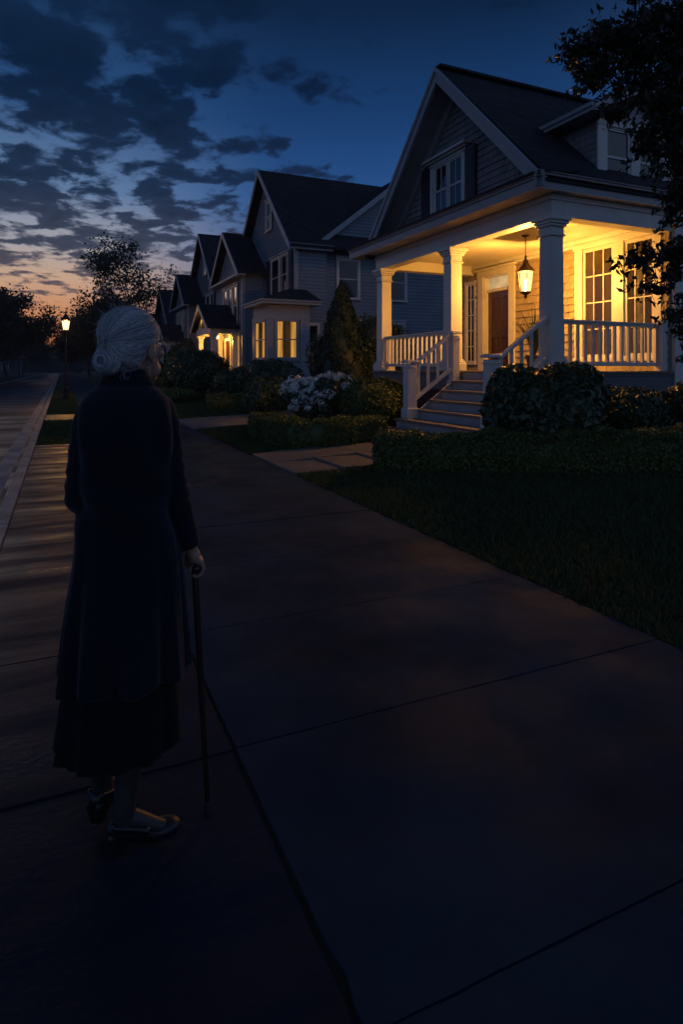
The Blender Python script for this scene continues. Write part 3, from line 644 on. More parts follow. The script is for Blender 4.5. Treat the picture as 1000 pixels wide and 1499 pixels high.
# ------------------------------------------------------------------ neighbouring houses
def front_house(name, dy, label, sid, zs=1.0, bay=True, portico=True, lit=True, dx=0.0):
    """tall house with a street gable, a lower projecting gable, a side wing and (optionally) a lit bay and portico"""
    Y = lambda y: y + dy
    X = lambda x: x + dx
    Z = lambda z: .3 + (z - .3) * zs
    P = empty(name, (X(12), Y(30.5), .3), label, 'house', 'houses along the street')
    # main block
    s = MB(); s.box(X(9.52), X(10.95), Y(25.92), Y(34.8), .1, Z(6.95)); s.hexa([(X(9.52), Y(25.95), Z(6.9)), (X(9.52), Y(34.6), Z(6.9)), (X(9.52), Y(30.2), Z(11.2))][::-1], [(X(9.8), Y(25.95), Z(6.9)), (X(9.8), Y(34.6), Z(6.9)), (X(9.8), Y(30.2), Z(11.2))][::-1])
    cladding(s, planar('x', X(9.51)), .6, Z(6.9), lambda z: (Y(25.9), Y(30.5)), .16, proud=.034)
    k = (11.2 - 6.9) / 4.35
    cladding(s, planar('x', X(9.51)), Z(6.9), Z(11.1), lambda z: (Y(25.95 + (z - Z(6.9)) / k / zs), Y(34.45 - (z - Z(6.9)) / k / zs)), .16, proud=.034)
    cladding(s, planar('y', Y(25.91)), .6, Z(7.0), lambda z: (X(9.5), X(11.0)), .16, proud=.034)
    s.build('wall', sid, P)
    s = MB(); s.box(X(9.44), X(9.60), Y(25.80), Y(25.99), .3, Z(6.9)); s.build('corner_board', m_greytrim, P)
    gable_roof_x(P, X(9.08), X(16.5), Y(30.2), Z(11.38), Y(25.5), Z(6.82), Y(34.9), Z(6.82), m_roof)
    rake(P, X(9.02), X(9.08), Y(30.2), Z(11.48), Y(25.45), Z(6.88), Y(34.95), Z(6.88), .27, m_greytrim)
    gutter(P, planar('y', Y(25.6)), X(9.1), X(11.2), Z(6.98))
    # side wing with its gable end looking to the corner
    s = MB(); s.box(X(10.9), X(20.0), Y(26.3), Y(37), .1, Z(7.2)); s.hexa([(X(10.9), Y(26.3), Z(7.2)), (X(20), Y(26.3), Z(7.2)), (X(15.45), Y(26.3), Z(10.8))], [(X(10.9), Y(26.6), Z(7.2)), (X(20), Y(26.6), Z(7.2)), (X(15.45), Y(26.6), Z(10.8))])
    cladding(s, planar('y', Y(26.29)), .6, Z(7.2), lambda z: (X(11.0), X(20)), .16, proud=.034)
    cladding(s, planar('y', Y(26.29)), Z(7.2), Z(10.7), lambda z: (X(10.9 + (z - Z(7.2)) / zs * 1.264), X(20 - (z - Z(7.2)) / zs * 1.264)), .16, proud=.034)
    s.build('side_wing_wall', sid, P)
    s = MB(); roof_plane(s, (X(10.5), Y(37), Z(7.0)), (X(10.5), Y(25.95), Z(7.0)), (X(15.45), Y(37), Z(10.95)), (X(15.45), Y(25.95), Z(10.95))); roof_plane(s, (X(20.4), Y(25.95), Z(7.0)), (X(20.4), Y(37), Z(7.0)), (X(15.45), Y(25.95), Z(10.95)), (X(15.45), Y(37), Z(10.95)))
    s.build('side_wing_roof', m_roof_x, P)
    s = MB(); a, b, c = (X(10.45), Z(6.98)), (X(15.45), Z(11.05)), (X(20.45), Z(6.98)); w = .28
    s.hexa([(a[0], Y(25.88), a[1] - w + .1), (b[0], Y(25.88), b[1] - w), (b[0], Y(25.88), b[1]), (a[0], Y(25.88), a[1] + .1)], [(a[0], Y(25.95), a[1] - w + .1), (b[0], Y(25.95), b[1] - w), (b[0], Y(25.95), b[1]), (a[0], Y(25.95), a[1] + .1)])
    s.hexa([(b[0], Y(25.88), b[1] - w), (c[0], Y(25.88), c[1] - w + .1), (c[0], Y(25.88), c[1] + .1), (b[0], Y(25.88), b[1])], [(b[0], Y(25.95), b[1] - w), (c[0], Y(25.95), c[1] - w + .1), (c[0], Y(25.95), c[1] + .1), (b[0], Y(25.95), b[1])])
    s.build('rake_board', m_greytrim, P)
    window(P, planar('y', Y(26.23)), X(11.75), X(12.75), Z(4.75), Z(6.5), cols=1, rows=2, m_frame=m_white, sash=True, casing=.12)
    window(P, planar('y', Y(26.23)), X(14.3), X(15.3), Z(4.75), Z(6.5), cols=1, rows=2, m_frame=m_white, sash=True, casing=.12)
    window(P, planar('y', Y(26.23)), X(14.0), X(15.2), Z(1.8), Z(3.6), cols=1, rows=2, m_frame=m_white, sash=True, casing=.12)
    # gable windows
    TX = planar('x', X(9.44))
    window(P, TX, Y(29.25), Y(29.95), Z(8.35), Z(9.7), cols=1, rows=2, m_frame=m_white, sash=True, casing=.13)
    for a, b in ((26.75, 27.85), (28.05, 29.15)):
        window(P, TX, Y(a), Y(b), Z(4.95), Z(6.7), cols=1, rows=2, m_frame=m_white, sash=True, casing=.1, curtain=m_curtain if a < 27 else None)
    for a, b in ((26.1, 26.55), (29.4, 29.85)):
        s = MB(); pbox(s, TX, Y(a), Y(b), Z(4.9), Z(6.75), .02, .06); v = Z(5.0)
        while v < Z(6.6): pbox(s, TX, Y(a) + .06, Y(b) - .06, v, v + .05, .06, .072); v += .1
        s.build('shutter', m_shutter, P)
    # projecting gable
    xf = 8.37; TP = planar('x', X(xf)); TW = planar('x', X(xf - .07))
    s = MB(); s.box(X(xf + .01), X(10), Y(30.5), Y(35.8), .1, Z(6.35)); s.hexa([(X(xf + .01), Y(30.5), Z(6.35)), (X(xf + .01), Y(35.8), Z(6.35)), (X(xf + .01), Y(33.15), Z(8.6))][::-1], [(X(xf + .3), Y(30.5), Z(6.35)), (X(xf + .3), Y(35.8), Z(6.35)), (X(xf + .3), Y(33.15), Z(8.6))][::-1])
    cladding(s, TP, .6, Z(6.35), lambda z: (Y(30.52), Y(35.78)), .16, proud=.034)
    cladding(s, TP, Z(6.35), Z(8.5), lambda z: (Y(30.5 + (z - Z(6.35)) / zs * 1.17), Y(35.8 - (z - Z(6.35)) / zs * 1.17)), .16, proud=.034)
    cladding(s, planar('y', Y(30.5)), .6, Z(6.35), lambda z: (X(xf), X(9.52)), .16, proud=.034); s.build('bay_wing_wall', sid, P)
    s = MB(); s.box(X(xf - .06), X(xf + .1), Y(30.44), Y(30.62), .3, Z(6.3)); s.build('corner_board', m_greytrim, P)
    gable_roof_x(P, X(xf - .4), X(11.5), Y(33.15), Z(8.72), Y(30.05), Z(6.2), Y(36.25), Z(6.2), m_roof, name='bay_wing_roof')
    rake(P, X(xf - .46), X(xf - .4), Y(33.15), Z(8.82), Y(30.0), Z(6.26), Y(36.3), Z(6.26), .26, m_greytrim)
    s = MB(); s.box(X(xf - .44), X(xf), Y(30.05), Y(36.25), Z(6.10), Z(6.22)); s.build('eave_return', m_greytrim, P)
    for a, b in ((31.35, 32.2), (32.4, 33.25), (33.45, 34.3)):
        window(P, TW, Y(a), Y(b), Z(3.75), Z(5.75), cols=2 if a == 32.4 else 1, rows=2, m_frame=m_white, sash=True, casing=.1, curtain=m_curtain)
    lw = m_warm_win if lit else m_glass
    for a, b in ((30.9, 31.35), (32.1, 32.6)):
        window(P, TW, Y(a), Y(b), 1.55, Z(3.15), cols=1, rows=4, m_frame=m_white, m_pane=m_warm_curtain if lit else m_glass, casing=.1)
    if bay:
        x0, x1, y0, y1 = X(7.9), X(9.8), Y(24.9), Y(27.2); s = MB()
        s.box(x0 + .04, x1, y0 + .04, y1, .1, 1.75); s.box(x0 + .04, x1, y0 + .04, y1, 3.55, 4.15)
        for (a, c) in ((x0, y0), (x1 - .45, y0), (x0, y1 - .3)): s.box(a, a + (.26 if a == x0 else .45), c, c + .3, .3, 3.6)
        s.box(x0 - .03, x1 + .03, y0 - .03, y1, 1.74, 1.82); s.box(x0 - .02, x1 + .02, y0 - .02, y1, 3.54, 3.7); s.build('sunroom', m_skirt if not lit else m_greytrim, P, bevel=.01)
        s = MB(); s.box(x0 + .16, x1 - .1, y0 + .9, y0 + .92, 1.7, 3.6); s.box(x0 + .9, x0 + .92, y0 + .93, y1 - .1, 1.7, 3.6); s.build('room_wall', m_warm_win if lit else m_glass, P)
        T1 = planar('y', y0 + .02); T2 = planar('x', x0 + .02)
        w = window(P, T1, x0 + .40, x1 - .60, 1.9, 3.48, cols=2, rows=2, m_frame=m_greytrim, m_pane=m_warm_win if lit else m_glass, casing=.1, cornice=False, sash=True, curtain=m_warm_curtain if lit else None)
        window(P, T2, y0 + .45, y1 - .45, 1.9, 3.48, cols=2, rows=2, m_frame=m_greytrim, m_pane=m_warm_win if lit else m_glass, casing=.1, cornice=False, sash=True, curtain=m_warm_curtain if lit else None)
        window(P, planar('y', Y(25.83)), x1 + .25, x1 + .75, 1.7, 3.4, cols=1, rows=2, m_frame=m_white, m_pane=m_glass, casing=.09, cornice=False, sash=True)
        s = MB(); s.box(x0 - .36, x1 + .36, y0 - .36, y1 + .2, 4.15, 4.27); s.box(x0 - .42, x1 + .4, y0 - .42, y1 + .2, 4.27, 4.34); s.build('eave_trim', m_greytrim, P, bevel=.01)
        s = MB(); s.hexa([(x0 - .42, y0 - .42, 4.342), (x1 + .4, y0 - .42, 4.342), (x1 + .4, y1 + .2, 4.342), (x0 - .42, y1 + .2, 4.342)], [(x0 + 1.2, y0 + .75, 4.95), (x1 + .1, y0 + .75, 4.95), (x1 + .1, y1, 4.95), (x0 + 1.2, y1, 4.95)]); s.build('sunroom_roof', m_roof, P)
    if portico:
        px = X(6.9); pr = Y(33.1)
        for y in (31.5, 34.7): post_column(P, px + .2, Y(y), .55, 3.25, .26, m_white)
        for y in (31.5, 34.7): post_column(P, X(8.2), Y(y), .55, 3.25, .26, m_white)
        s = MB(); s.box(px - .1, X(8.4), Y(31.2), Y(35.0), .1, .55); s.box(px - .45, px - .1, Y(32), Y(34.3), .1, .35); s.build('portico_floor', m_tread, P)
        s = MB(); s.box(px, px + .3, Y(31.3), Y(34.9), 3.25, 3.6); s.box(px + .3, X(8.36), Y(31.3), Y(31.6), 3.25, 3.59); s.box(px + .3, X(8.36), Y(34.6), Y(34.9), 3.25, 3.59)
        # arched tympanum ring in the gable
        arc = [(pr + 1.0 * math.cos(a), 3.6 + .72 * math.sin(a)) for a in np.linspace(0, math.pi, 15)]
        top = [(pr + 1.62 * t, 3.6 + 1.08 * (1 - abs(t))) for t in np.linspace(1, -1, 15)]
        for i in range(14): s.hexa([(px + .05, *arc[i]), (px + .05, *arc[i+1]), (px + .05, *top[i+1]), (px + .05, *top[i])], [(px + .12, *arc[i]), (px + .12, *arc[i+1]), (px + .12, *top[i+1]), (px + .12, *top[i])])
        s.build('portico_beam', m_white, P, bevel=.008)
        gable_roof_x(P, px - .25, X(8.45), pr, 4.78, Y(31.0), 3.48, Y(35.2), 3.48, m_roof, name='portico_roof')
        rake(P, px - .30, px - .25, pr, 4.86, Y(30.96), 3.56, Y(35.24), 3.56, .2, m_white)
        dw = MB(); pbox(dw, TW, Y(32.5), Y(32.65), .55, 2.95, 0, .06); pbox(dw, TW, Y(33.75), Y(33.9), .55, 2.95, 0, .06); pbox(dw, TW, Y(32.45), Y(33.95), 2.95, 3.1, 0, .07); pbox(dw, TW, Y(33.66), Y(33.75), .55, 2.95, .02, .05); fr = dw.build('door_frame', m_white, P)
        dl = MB(); pbox(dl, TW, Y(32.66), Y(33.64), .56, 2.94, .004, .03)
        for a, b in ((32.75, 33.1), (33.2, 33.55)):
            for c, e in ((.7, 1.4), (1.5, 2.8)): pbox(dl, TW, Y(a), Y(b), c, e, .03, .042)
        dl.build('door', m_door if lit else m_shutter, P)
        if lit:
            s = MB(); s.lathe([(.05, 3.05), (.11, 3.1), (.13, 3.2), (.06, 3.3), (.02, 3.4)], ((px + X(8.4)) / 2, pr, 0), 10); s.build('portico_lamp', m_lamp_glass, P, smooth=True)
            lamp('portico_light', ((px + X(8.4)) / 2, pr, 2.98), PORTICO_W, .12, P)
    return P
front_house('gabled_house', 0, 'big blue grey gabled house with lit sunroom and small lit portico', m_siding)
front_house('gabled_house', 16.0, 'taupe gabled house between the sunroom house and the low roofed house', m_siding_tan, bay=False, portico=True, lit=False, dx=.2)
front_house('gabled_house', 32.5, 'dark low roofed house farthest along the row beside the bare crowned tree', m_siding_dark, zs=.80, bay=False, portico=False, lit=False, dx=-.3)
def far_house(x, y, w, dpt, h, label, lit):
    P = empty('far_house', (x, y, 0), label, 'house', 'houses in the distance'); f = 'X' if x < 0 else 'x'
    s = MB(); s.box(x - w/2, x + w/2, y - dpt/2, y + dpt/2, -.05, h)
    s.hexa([(x - w/2, y - dpt/2, h), (x + w/2, y - dpt/2, h), (x, y - dpt/2, h + w*.36)], [(x - w/2, y + dpt/2, h), (x + w/2, y + dpt/2, h), (x, y + dpt/2, h + w*.36)]); s.build('wall', m_siding_dark, P)
    s = MB(); roof_plane(s, (x - w/2 - .4, y + dpt/2 + .4, h - .2), (x - w/2 - .4, y - dpt/2 - .4, h - .2), (x, y + dpt/2 + .4, h + w*.38), (x, y - dpt/2 - .4, h + w*.38)); roof_plane(s, (x + w/2 + .4, y - dpt/2 - .4, h - .2), (x + w/2 + .4, y + dpt/2 + .4, h - .2), (x, y - dpt/2 - .4, h + w*.38), (x, y + dpt/2 + .4, h + w*.38)); s.build('roof', m_roof_x, P)
    T = planar('y', y - dpt/2); T2 = planar(f, x + (w/2 if x < 0 else -w/2))
    for k, (a, b) in enumerate(((-w*.3, -w*.3 + 1.1), (w*.15, w*.15 + 1.1))):
        window(P, T, x + a, x + b, 1.4, 2.9, cols=2, rows=2, m_pane=m_far_win if k in lit else m_glass, casing=.12, sash=True)
    for k, (a, b) in enumerate(((-dpt*.3, -dpt*.3 + 1.2), (dpt*.1, dpt*.1 + 1.2))):
        window(P, T2, y + a, y + b, 1.4, 2.9, cols=2, rows=2, m_pane=m_far_win if k + 2 in lit else m_glass, casing=.12, sash=True)
    return P
far_house(-14.5, 84, 9, 11, 4.2, 'dim house across the road behind the nearest street trees', (1, 2))
far_house(-14, 118, 9, 11, 4.5, 'dim house across the road farther down the street with lit windows', (0, 1, 2, 3))
far_house(-13, 158, 9, 10, 4.5, 'small far house across the road near the end of the street with bright windows', (0, 1, 2, 3))
far_house(13.5, 84, 10, 11, 4.6, 'shadowed house beyond the row of gabled houses, past the bare crowned tree', (0, 2, 3))
far_house(12.5, 126, 9, 11, 4.4, 'shadowed house far down the gabled houses side with a lit window', (0, 3))

# ------------------------------------------------------------------ street lamp
def street_lamp(x, y, label, w):
    P = empty('street_lamp', (x, y, -.02), label, 'street lamp', 'street lamps along the verge')
    s = MB(); s.lathe([(.20, -.05), (.20, .10), (.16, .14), (.145, .40), (.16, .43), (.105, .50), (.075, .60), (.085, .63), (.055, .68), (.045, 2.2), (.06, 2.22), (.06, 2.26), (.042, 2.29), (.038, 3.05), (.07, 3.08), (.075, 3.12), (.04, 3.15), (.04, 3.2)], (x, y, 0), 12); s.build('post', m_black, P, smooth=False)
    s = MB(); s.lathe([(.05, 3.2), (.11, 3.24), (.115, 3.27)], (x, y, 0), 6)
    for k in range(6):
        a = math.pi * k / 3; s.bar((x + .11 * math.cos(a), y + .11 * math.sin(a), 3.25), (x + .185 * math.cos(a), y + .185 * math.sin(a), 3.70), .018, .018)
    s.lathe([(.18, 3.69), (.235, 3.72), (.20, 3.76), (.12, 3.90), (.06, 4.0), (.03, 4.06), (.045, 4.10), (.02, 4.15), (.008, 4.28)], (x, y, 0), 6); s.build('lamp_cage', m_black, P)
    s = MB(); s.rings([[(x + r * math.cos(math.pi*k/3), y + r * math.sin(math.pi*k/3), z) for k in range(6)] for r, z in ((.105, 3.272), (.178, 3.688))], cap=False); s.build('lamp_glass', m_lamp_glass, P)
    s = MB(); s.ball((x, y, 3.45), (.035, .035, .06), 10, 8); s.build('bulb', m_bulb, P, smooth=True)
    lamp('street_light', (x, y, 3.46), w, .08, P)
    return P
street_lamp(.2, 31.9, 'lit black post lamp on the grass verge beside the road', LAMP_W)

# ------------------------------------------------------------------ shrubs and hedges
def lump_shrub(name, label, c, lumps, n, leaf, m, cat='shrub', group=None, stem=True):
    """lumps: (dx, dy, dz, rx, ry, rz); leaves over the lumps' skins and inside, with a dark inner core of branches"""
    P = empty(name, c, label, cat, group); pts = []; nor = []
    L = np.array(lumps, dtype=float); w = L[:, 3] * L[:, 5]; pick = rng.choice(len(L), size=n * 2, p=w / w.sum())
    d = rng.normal(size=(n * 2, 3)); d /= np.linalg.norm(d, axis=1, keepdims=True)
    depth = 1.03 - np.abs(rng.normal(0, .13, (n * 2, 1))); p = L[pick, :3] + d * L[pick, 3:6] * depth
    keep = np.ones(len(p), bool)
    for i, l in enumerate(L):
        q = ((p - l[:3]) / l[3:6]); keep &= ~(((q ** 2).sum(1) < .62) & (pick != i))
    wv = .06 * np.sin(p[:, 0] * 9 + p[:, 2] * 5) + .05 * np.sin(p[:, 1] * 11 + 1.3)
    keep &= (rng.random(len(p)) < .85 + wv * 3); keep &= p[:, 2] > .03
    p, d = p[keep][:n], d[keep][:n]
    p = p + np.array(c)
    core = MB()
    for l in L:
        core.ball((c[0] + l[0], c[1] + l[1], max(c[2] + l[2], c[2] + l[5] * .5)), (l[3] * .80, l[4] * .80, min(l[5] * .80, l[2] - .02 if l[2] > .1 else l[5] * .5)), 12, 8)
    V = leaf_quads(p, leaf, rng, d + np.array([0, 0, .3]), 1.1, .5)
    np_mesh('foliage', V, 4, m, P, core)
    if stem:
        s = MB()
        for k in range(5):
            a = 1.256 * k; s.tube([(c[0] + .06 * math.cos(a), c[1] + .06 * math.sin(a), c[2] - .05), (c[0] + .3 * L[0, 3] * math.cos(a), c[1] + .3 * L[0, 4] * math.sin(a), c[2] + L[0, 2])], [.025, .01], 6)
        s.build('stem', m_bark, P)
    return P
def auto_lumps(r, h, k=9, seed=1, base=.45):
    g = random.Random(seed); out = [(0, 0, h * .5, r * .8, r * .8, h * .47)]
    for i in range(k):
        a = 2 * math.pi * i / k + g.uniform(-.3, .3); q = g.uniform(.35, .62) * r; s = g.uniform(.32, .48)
        out.append((q * math.cos(a), q * math.sin(a), h * g.uniform(base, .74), r * s, r * s, h * s * .75))
    return out
def hedge(name, label, path, w, h, n, leaf, m):
    pts = [Vector((x, y, 0)) for x, y in path]; P = empty(name, (pts[0].x, pts[0].y, gz(pts[0].x)), label, 'hedge')
    # resample
    seg = [(b - a).length for a, b in zip(pts, pts[1:])]; tot = sum(seg)
    def at_(t):
        t = t * tot
        for (a, b), l in zip(zip(pts, pts[1:]), seg):
            if t <= l: return a.lerp(b, t / l), (b - a).normalized()
            t -= l
        return pts[-1], (pts[-1] - pts[-2]).normalized()
    C = []; Nn = []
    g = random.Random(5)
    prof_w = w / 2
    for _ in range(n):
        t = g.random(); p, d = at_(t); nrm = Vector((-d.y, d.x, 0)); z0 = gz(p.x)
        u = g.random() * (w + 2 * h); wob = .03 * math.sin(t * tot * 5.1) + .02 * math.sin(t * tot * 13 + 1)
        off = -abs(g.gauss(0, .035)) + .015
        if u < w: a = u - prof_w; r = min(1, (prof_w - abs(a)) / .09); q = p + nrm * a; z = h + wob - (1 - r) ** 2 * .06 + off + (g.random() < .06) * g.uniform(0, .05); n_ = Vector((0, 0, 1))
        else:
            sd = 1 if u < w + h else -1; z = g.random() * h; q = p + nrm * sd * (prof_w + off + wob - max(0, z - h + .09) ** 2 * 5); n_ = nrm * sd
        C.append((q.x, q.y, z0 + z)); Nn.append(tuple(n_))
    for e, s_ in ((0, -1), (1, 1)):
        p, d = at_(e); nrm = Vector((-d.y, d.x, 0))
        for _ in range(int(n * .06)):
            q = p + nrm * g.uniform(-prof_w, prof_w) + d * s_ * (.03 - abs(g.gauss(0, .03))); C.append((q.x, q.y, gz(p.x) + g.random() * h)); Nn.append(tuple(d * s_))
    core = MB(); k = 24; rr = []
    for i in range(k + 1):
        p, d = at_(i / k); nrm = Vector((-d.y, d.x, 0)); a = prof_w - .05; z0 = gz(p.x)
        rr.append([(p + nrm * x + Vector((0, 0, z0 + z))) for x, z in ((-a, -.05), (-a, h - .12), (-a + .06, h - .05), (a - .06, h - .05), (a, h - .12), (a, -.05))])
    core.rings(rr)
    V = leaf_quads(np.array(C), leaf, rng, np.array(Nn) * 1.0, 1.2, .55); np_mesh('foliage', V, 4, m, P, core)
    return P
hedge('box_hedge', 'low clipped box hedge bending along the front path, below the white hydrangea', [(3.85, 12.4), (3.80, 11.0), (3.86, 10.35), (4.1, 10.12), (4.6, 10.1), (5.35, 10.15)], .62, .46, 17000, .045, m_hedge)
hedge('box_hedge', 'long low clipped hedge curving below the big round shrub by the steps', [(4.0, 7.58), (4.45, 7.24), (5.2, 6.62), (5.9, 6.02), (6.7, 5.42), (7.6, 4.8), (8.8, 4.2)], .66, .47, 26000, .048, m_hedge)
hedge('box_hedge', 'low dark hedge bordering the sunroom house lawn', [(4.4, 20.4), (5.6, 20.2), (7.2, 20.2)], .7, .5, 6000, .07, m_hedge)
lump_shrub('clipped_shrub', 'rounded block of clipped green shrub left of the step newel, under the porch rail', (6.25, 12.0, gz(6.25)), [(0, 0, .52, .82, .74, .52), (.3, .1, .6, .5, .55, .48), (-.3, 0, .6, .48, .6, .46), (0, -.3, .58, .55, .42, .46), (0, .3, .6, .5, .4, .46)], 14000, .055, m_hedge)
lump_shrub('rhododendron', 'big round dark leafy shrub beside the steps in front of the corner column', (6.25, 6.78, gz(6.2)), auto_lumps(.86, 1.30, 11, 4), 9000, .115, m_bush)
lump_shrub('rounded_shrub', 'low dark rounded shrub below the side porch railing', (7.95, 6.75, gz(7.9)), auto_lumps(.75, .92, 9, 6), 6500, .075, m_bush)
lump_shrub('rounded_shrub', 'dark rounded shrub at the end of the long curving hedge, under the overhanging tree', (8.75, 6.1, gz(8.7)), auto_lumps(.72, .95, 9, 8), 5500, .075, m_bush)
hy = (5.55, 13.15, gz(5.5)); HL = auto_lumps(1.0, 1.12, 10, 3)
Hy = lump_shrub('hydrangea', 'hydrangea bush covered in white flower heads', hy, HL, 6500, .11, m_bush)
fl = []; 
for k in range(270):
    l = HL[random.randrange(len(HL))]; a = random.uniform(0, 6.28); t = random.uniform(-.25, 1.0); q = math.sqrt(max(0, 1 - t * t)); dv = np.array([q * math.cos(a), q * math.sin(a), t])
    if dv[0] * .45 + dv[1] * .9 > .55: continue
    c = np.array(hy) + np.array(l[:3]) + dv * np.array(l[3:6]) * 1.06; r = random.uniform(.065, .12)
    if c[2] < .35: continue
    dd = rng.normal(size=(46, 3)); dd /= np.linalg.norm(dd, axis=1, keepdims=True); fl.append(leaf_quads(c + dd * r * np.array([1, 1, .8]), .055, rng, dd, .4, .9, .5))
np_mesh('blossoms', np.concatenate(fl), 4, m_petal, Hy)
lump_shrub('leafy_shrub', 'mid green leafy shrub next to the white hydrangea, on its street side', (5.2, 15.6, gz(5.2)) if False else (5.35, 16.9, gz(5.3)), auto_lumps(.8, 1.15, 9, 12), 4500, .10, m_bush)
# conical evergreen
Cn = empty('conical_evergreen', (7.68, 16.9, gz(7.4)), 'tall dark conical evergreen between the porch house and the sunroom house', 'evergreen tree'); N = 17000
t = 1 - np.sqrt(rng.random(N)); a = rng.uniform(0, 6.283, N); rad = (1.08 * (1 - t) ** .78) * np.clip(.35 + t * 8, 0, 1) * (1 + .10 * np.sin(a * 5 + t * 17) + .06 * np.sin(a * 9 - t * 31)) * (1.02 - np.abs(rng.normal(0, .12, N)))
p = np.column_stack([7.68 + rad * np.cos(a), 16.9 + rad * np.sin(a), gz(7.4) + .15 + t * 3.72]); nn = np.column_stack([np.cos(a), np.sin(a), np.full(N, .6)])
core = MB(); core.lathe([(.5, .2), (.86, .5), (.78, 1.2), (.56, 2.1), (.32, 3.0), (.06, 3.62)], (7.68, 16.9, gz(7.4)), 14); np_mesh('foliage', leaf_quads(p, .12, rng, nn, .9, .4), 4, m_yew, Cn, core)
s = MB(); s.tube([(7.68, 16.9, .1), (7.68, 16.9, 1.0)], [.12, .08], 8); s.build('trunk', m_bark, Cn)
lump_shrub('tall_shrub', 'tall loose dark shrub behind the porch, beyond its far railing', (9.6, 18.2, gz(9.6)), auto_lumps(1.3, 2.9, 10, 21, .4), 6500, .13, m_bush)
lump_shrub('tall_shrub', 'dark upright shrub between the conical evergreen and the porch end column', (8.6, 19.8, gz(8.6)), auto_lumps(1.0, 2.3, 9, 22, .4), 4000, .12, m_bush)
lump_shrub('foundation_shrub', 'broad dark shrub under the lit sunroom window', (7.5, 22.8, gz(7.5)), auto_lumps(1.25, 1.65, 10, 23), 6000, .11, m_bush)
lump_shrub('foundation_shrub', 'dark shrub at the street corner of the sunroom', (6.3, 23.8, gz(6.3)), auto_lumps(.95, 1.3, 9, 24), 4500, .11, m_bush)
lump_shrub('round_shrub', 'large dark ball shaped shrub in front of the lit portico', (5.45, 27.6, gz(5.4)), auto_lumps(1.5, 2.25, 12, 25), 10000, .12, m_bush)
lump_shrub('golden_shrub', 'small golden green shrub next to the large ball shaped shrub', (3.85, 28.2, gz(3.8)), auto_lumps(.8, 1.05, 9, 26), 3600, .12, m_yellow)
lump_shrub('low_shrub', 'low dark shrub beside the golden shrub, nearer the woman', (3.15, 29.2, gz(3.2)), auto_lumps(.55, .8, 8, 27), 2200, .1, m_bush)
lump_shrub('low_shrub', 'low spreading shrub in front of the golden shrub', (4.4, 25.6, gz(4.4)), auto_lumps(.85, .62, 9, 28), 3000, .09, m_hedge)
lump_shrub('tall_shrub', 'dark tall shrub at the corner of the taupe house', (7.3, 41.5, gz(7.3)), auto_lumps(1.3, 3.2, 9, 29, .4), 3500, .2, m_bush)
lump_shrub('foundation_shrub', 'dark shrub row end under the taupe house windows', (6.3, 46, gz(6)), auto_lumps(1.6, 1.8, 9, 30), 3500, .2, m_bush)
# potted plant on the porch floor
Pp = empty('potted_plant', (7.78, 8.72, ZF), 'spiky leaved potted plant on the porch floor beside the corner column', 'potted plant')
s = MB(); s.lathe([(.10, 0), (.15, .24), (.165, .25), (.165, .29), (.14, .29), (.135, .25)], (7.78, 8.72, ZF), 18); s.build('pot', m_pot, Pp, smooth=False)
s = MB()
for k in range(95):
    a = random.uniform(0, 6.28); L_ = random.uniform(.45, 1.0); lean = random.uniform(.06, .62); b = Vector((7.78, 8.72, ZF + .26)); dv = Vector((math.cos(a), math.sin(a), 0)); sd = Vector((-dv.y, dv.x, 0)); pr = []
    for i in range(6):
        f = i / 5; pr.append((b + dv * (L_ * lean * f * (.6 + .5 * f)) + Vector((0, 0, L_ * (f - lean * .45 * f * f))), .014 * (1 - f ** 2) + .001))
    base = len(s.v)
    for q, w in pr: s.v += [tuple(q - sd * w), tuple(q + sd * w)]
    for i in range(5): s.f.append((base + 2*i, base + 2*i + 1, base + 2*i + 3, base + 2*i + 2))
s.build('leaves', m_bush, Pp)

# ------------------------------------------------------------------ trees
def grow(g, base, height, spread, levels=4, trunk_r=.16, first=.28, droop=0.0, kids=(4, 4, 4)):
    """tapered trunk and limbs; returns (branch mesh builder, twig tips)"""
    mb = MB(); tips = []
    def branch(p, d, ln, r, lev):
        n = 5; pts = [Vector(p)]; rad = [r]; q = Vector(p); dd = Vector(d)
        for i in range(n):
            dd = (dd + Vector((g.gauss(0, .13), g.gauss(0, .13), g.gauss(.05 - droop, .08)))).normalized(); q = q + dd * ln / n; pts.append(q.copy()); rad.append(r * (1 - .72 * (i + 1) / n))
        mb.tube(pts, rad, 7 if lev == 0 else 5 if lev == 1 else 3)
        if lev >= levels - 1: tips.append((pts[-1], dd)); tips.append((pts[3], dd)); return
        k = kids[min(lev, len(kids) - 1)]
        for j in range(k):
            f = (.45 if lev == 0 else .3) + (.6 if lev == 0 else .68) * (j + g.random() * .6) / k; f = min(f, 1); i = min(int(f * n), n - 1); b = pts[i].lerp(pts[i + 1], f * n - i)
            a = 2.4 * j + g.uniform(-.5, .5) + lev; side = Vector((math.cos(a), math.sin(a), 0)); side = (side - dd * side.dot(dd)).normalized()
            nd = (dd * g.uniform(.55, .95) + side * g.uniform(.65, 1.0) * spread).normalized(); branch(b, nd, ln * g.uniform(.5, .72), max(rad[i] * .62, .006), lev + 1)
        if lev == 0: branch(pts[-1], dd, ln * .55, rad[-1], 1)
    branch(base, (g.gauss(0, .03), g.gauss(0, .03), 1), height * .60, trunk_r, 0)
    return mb, tips
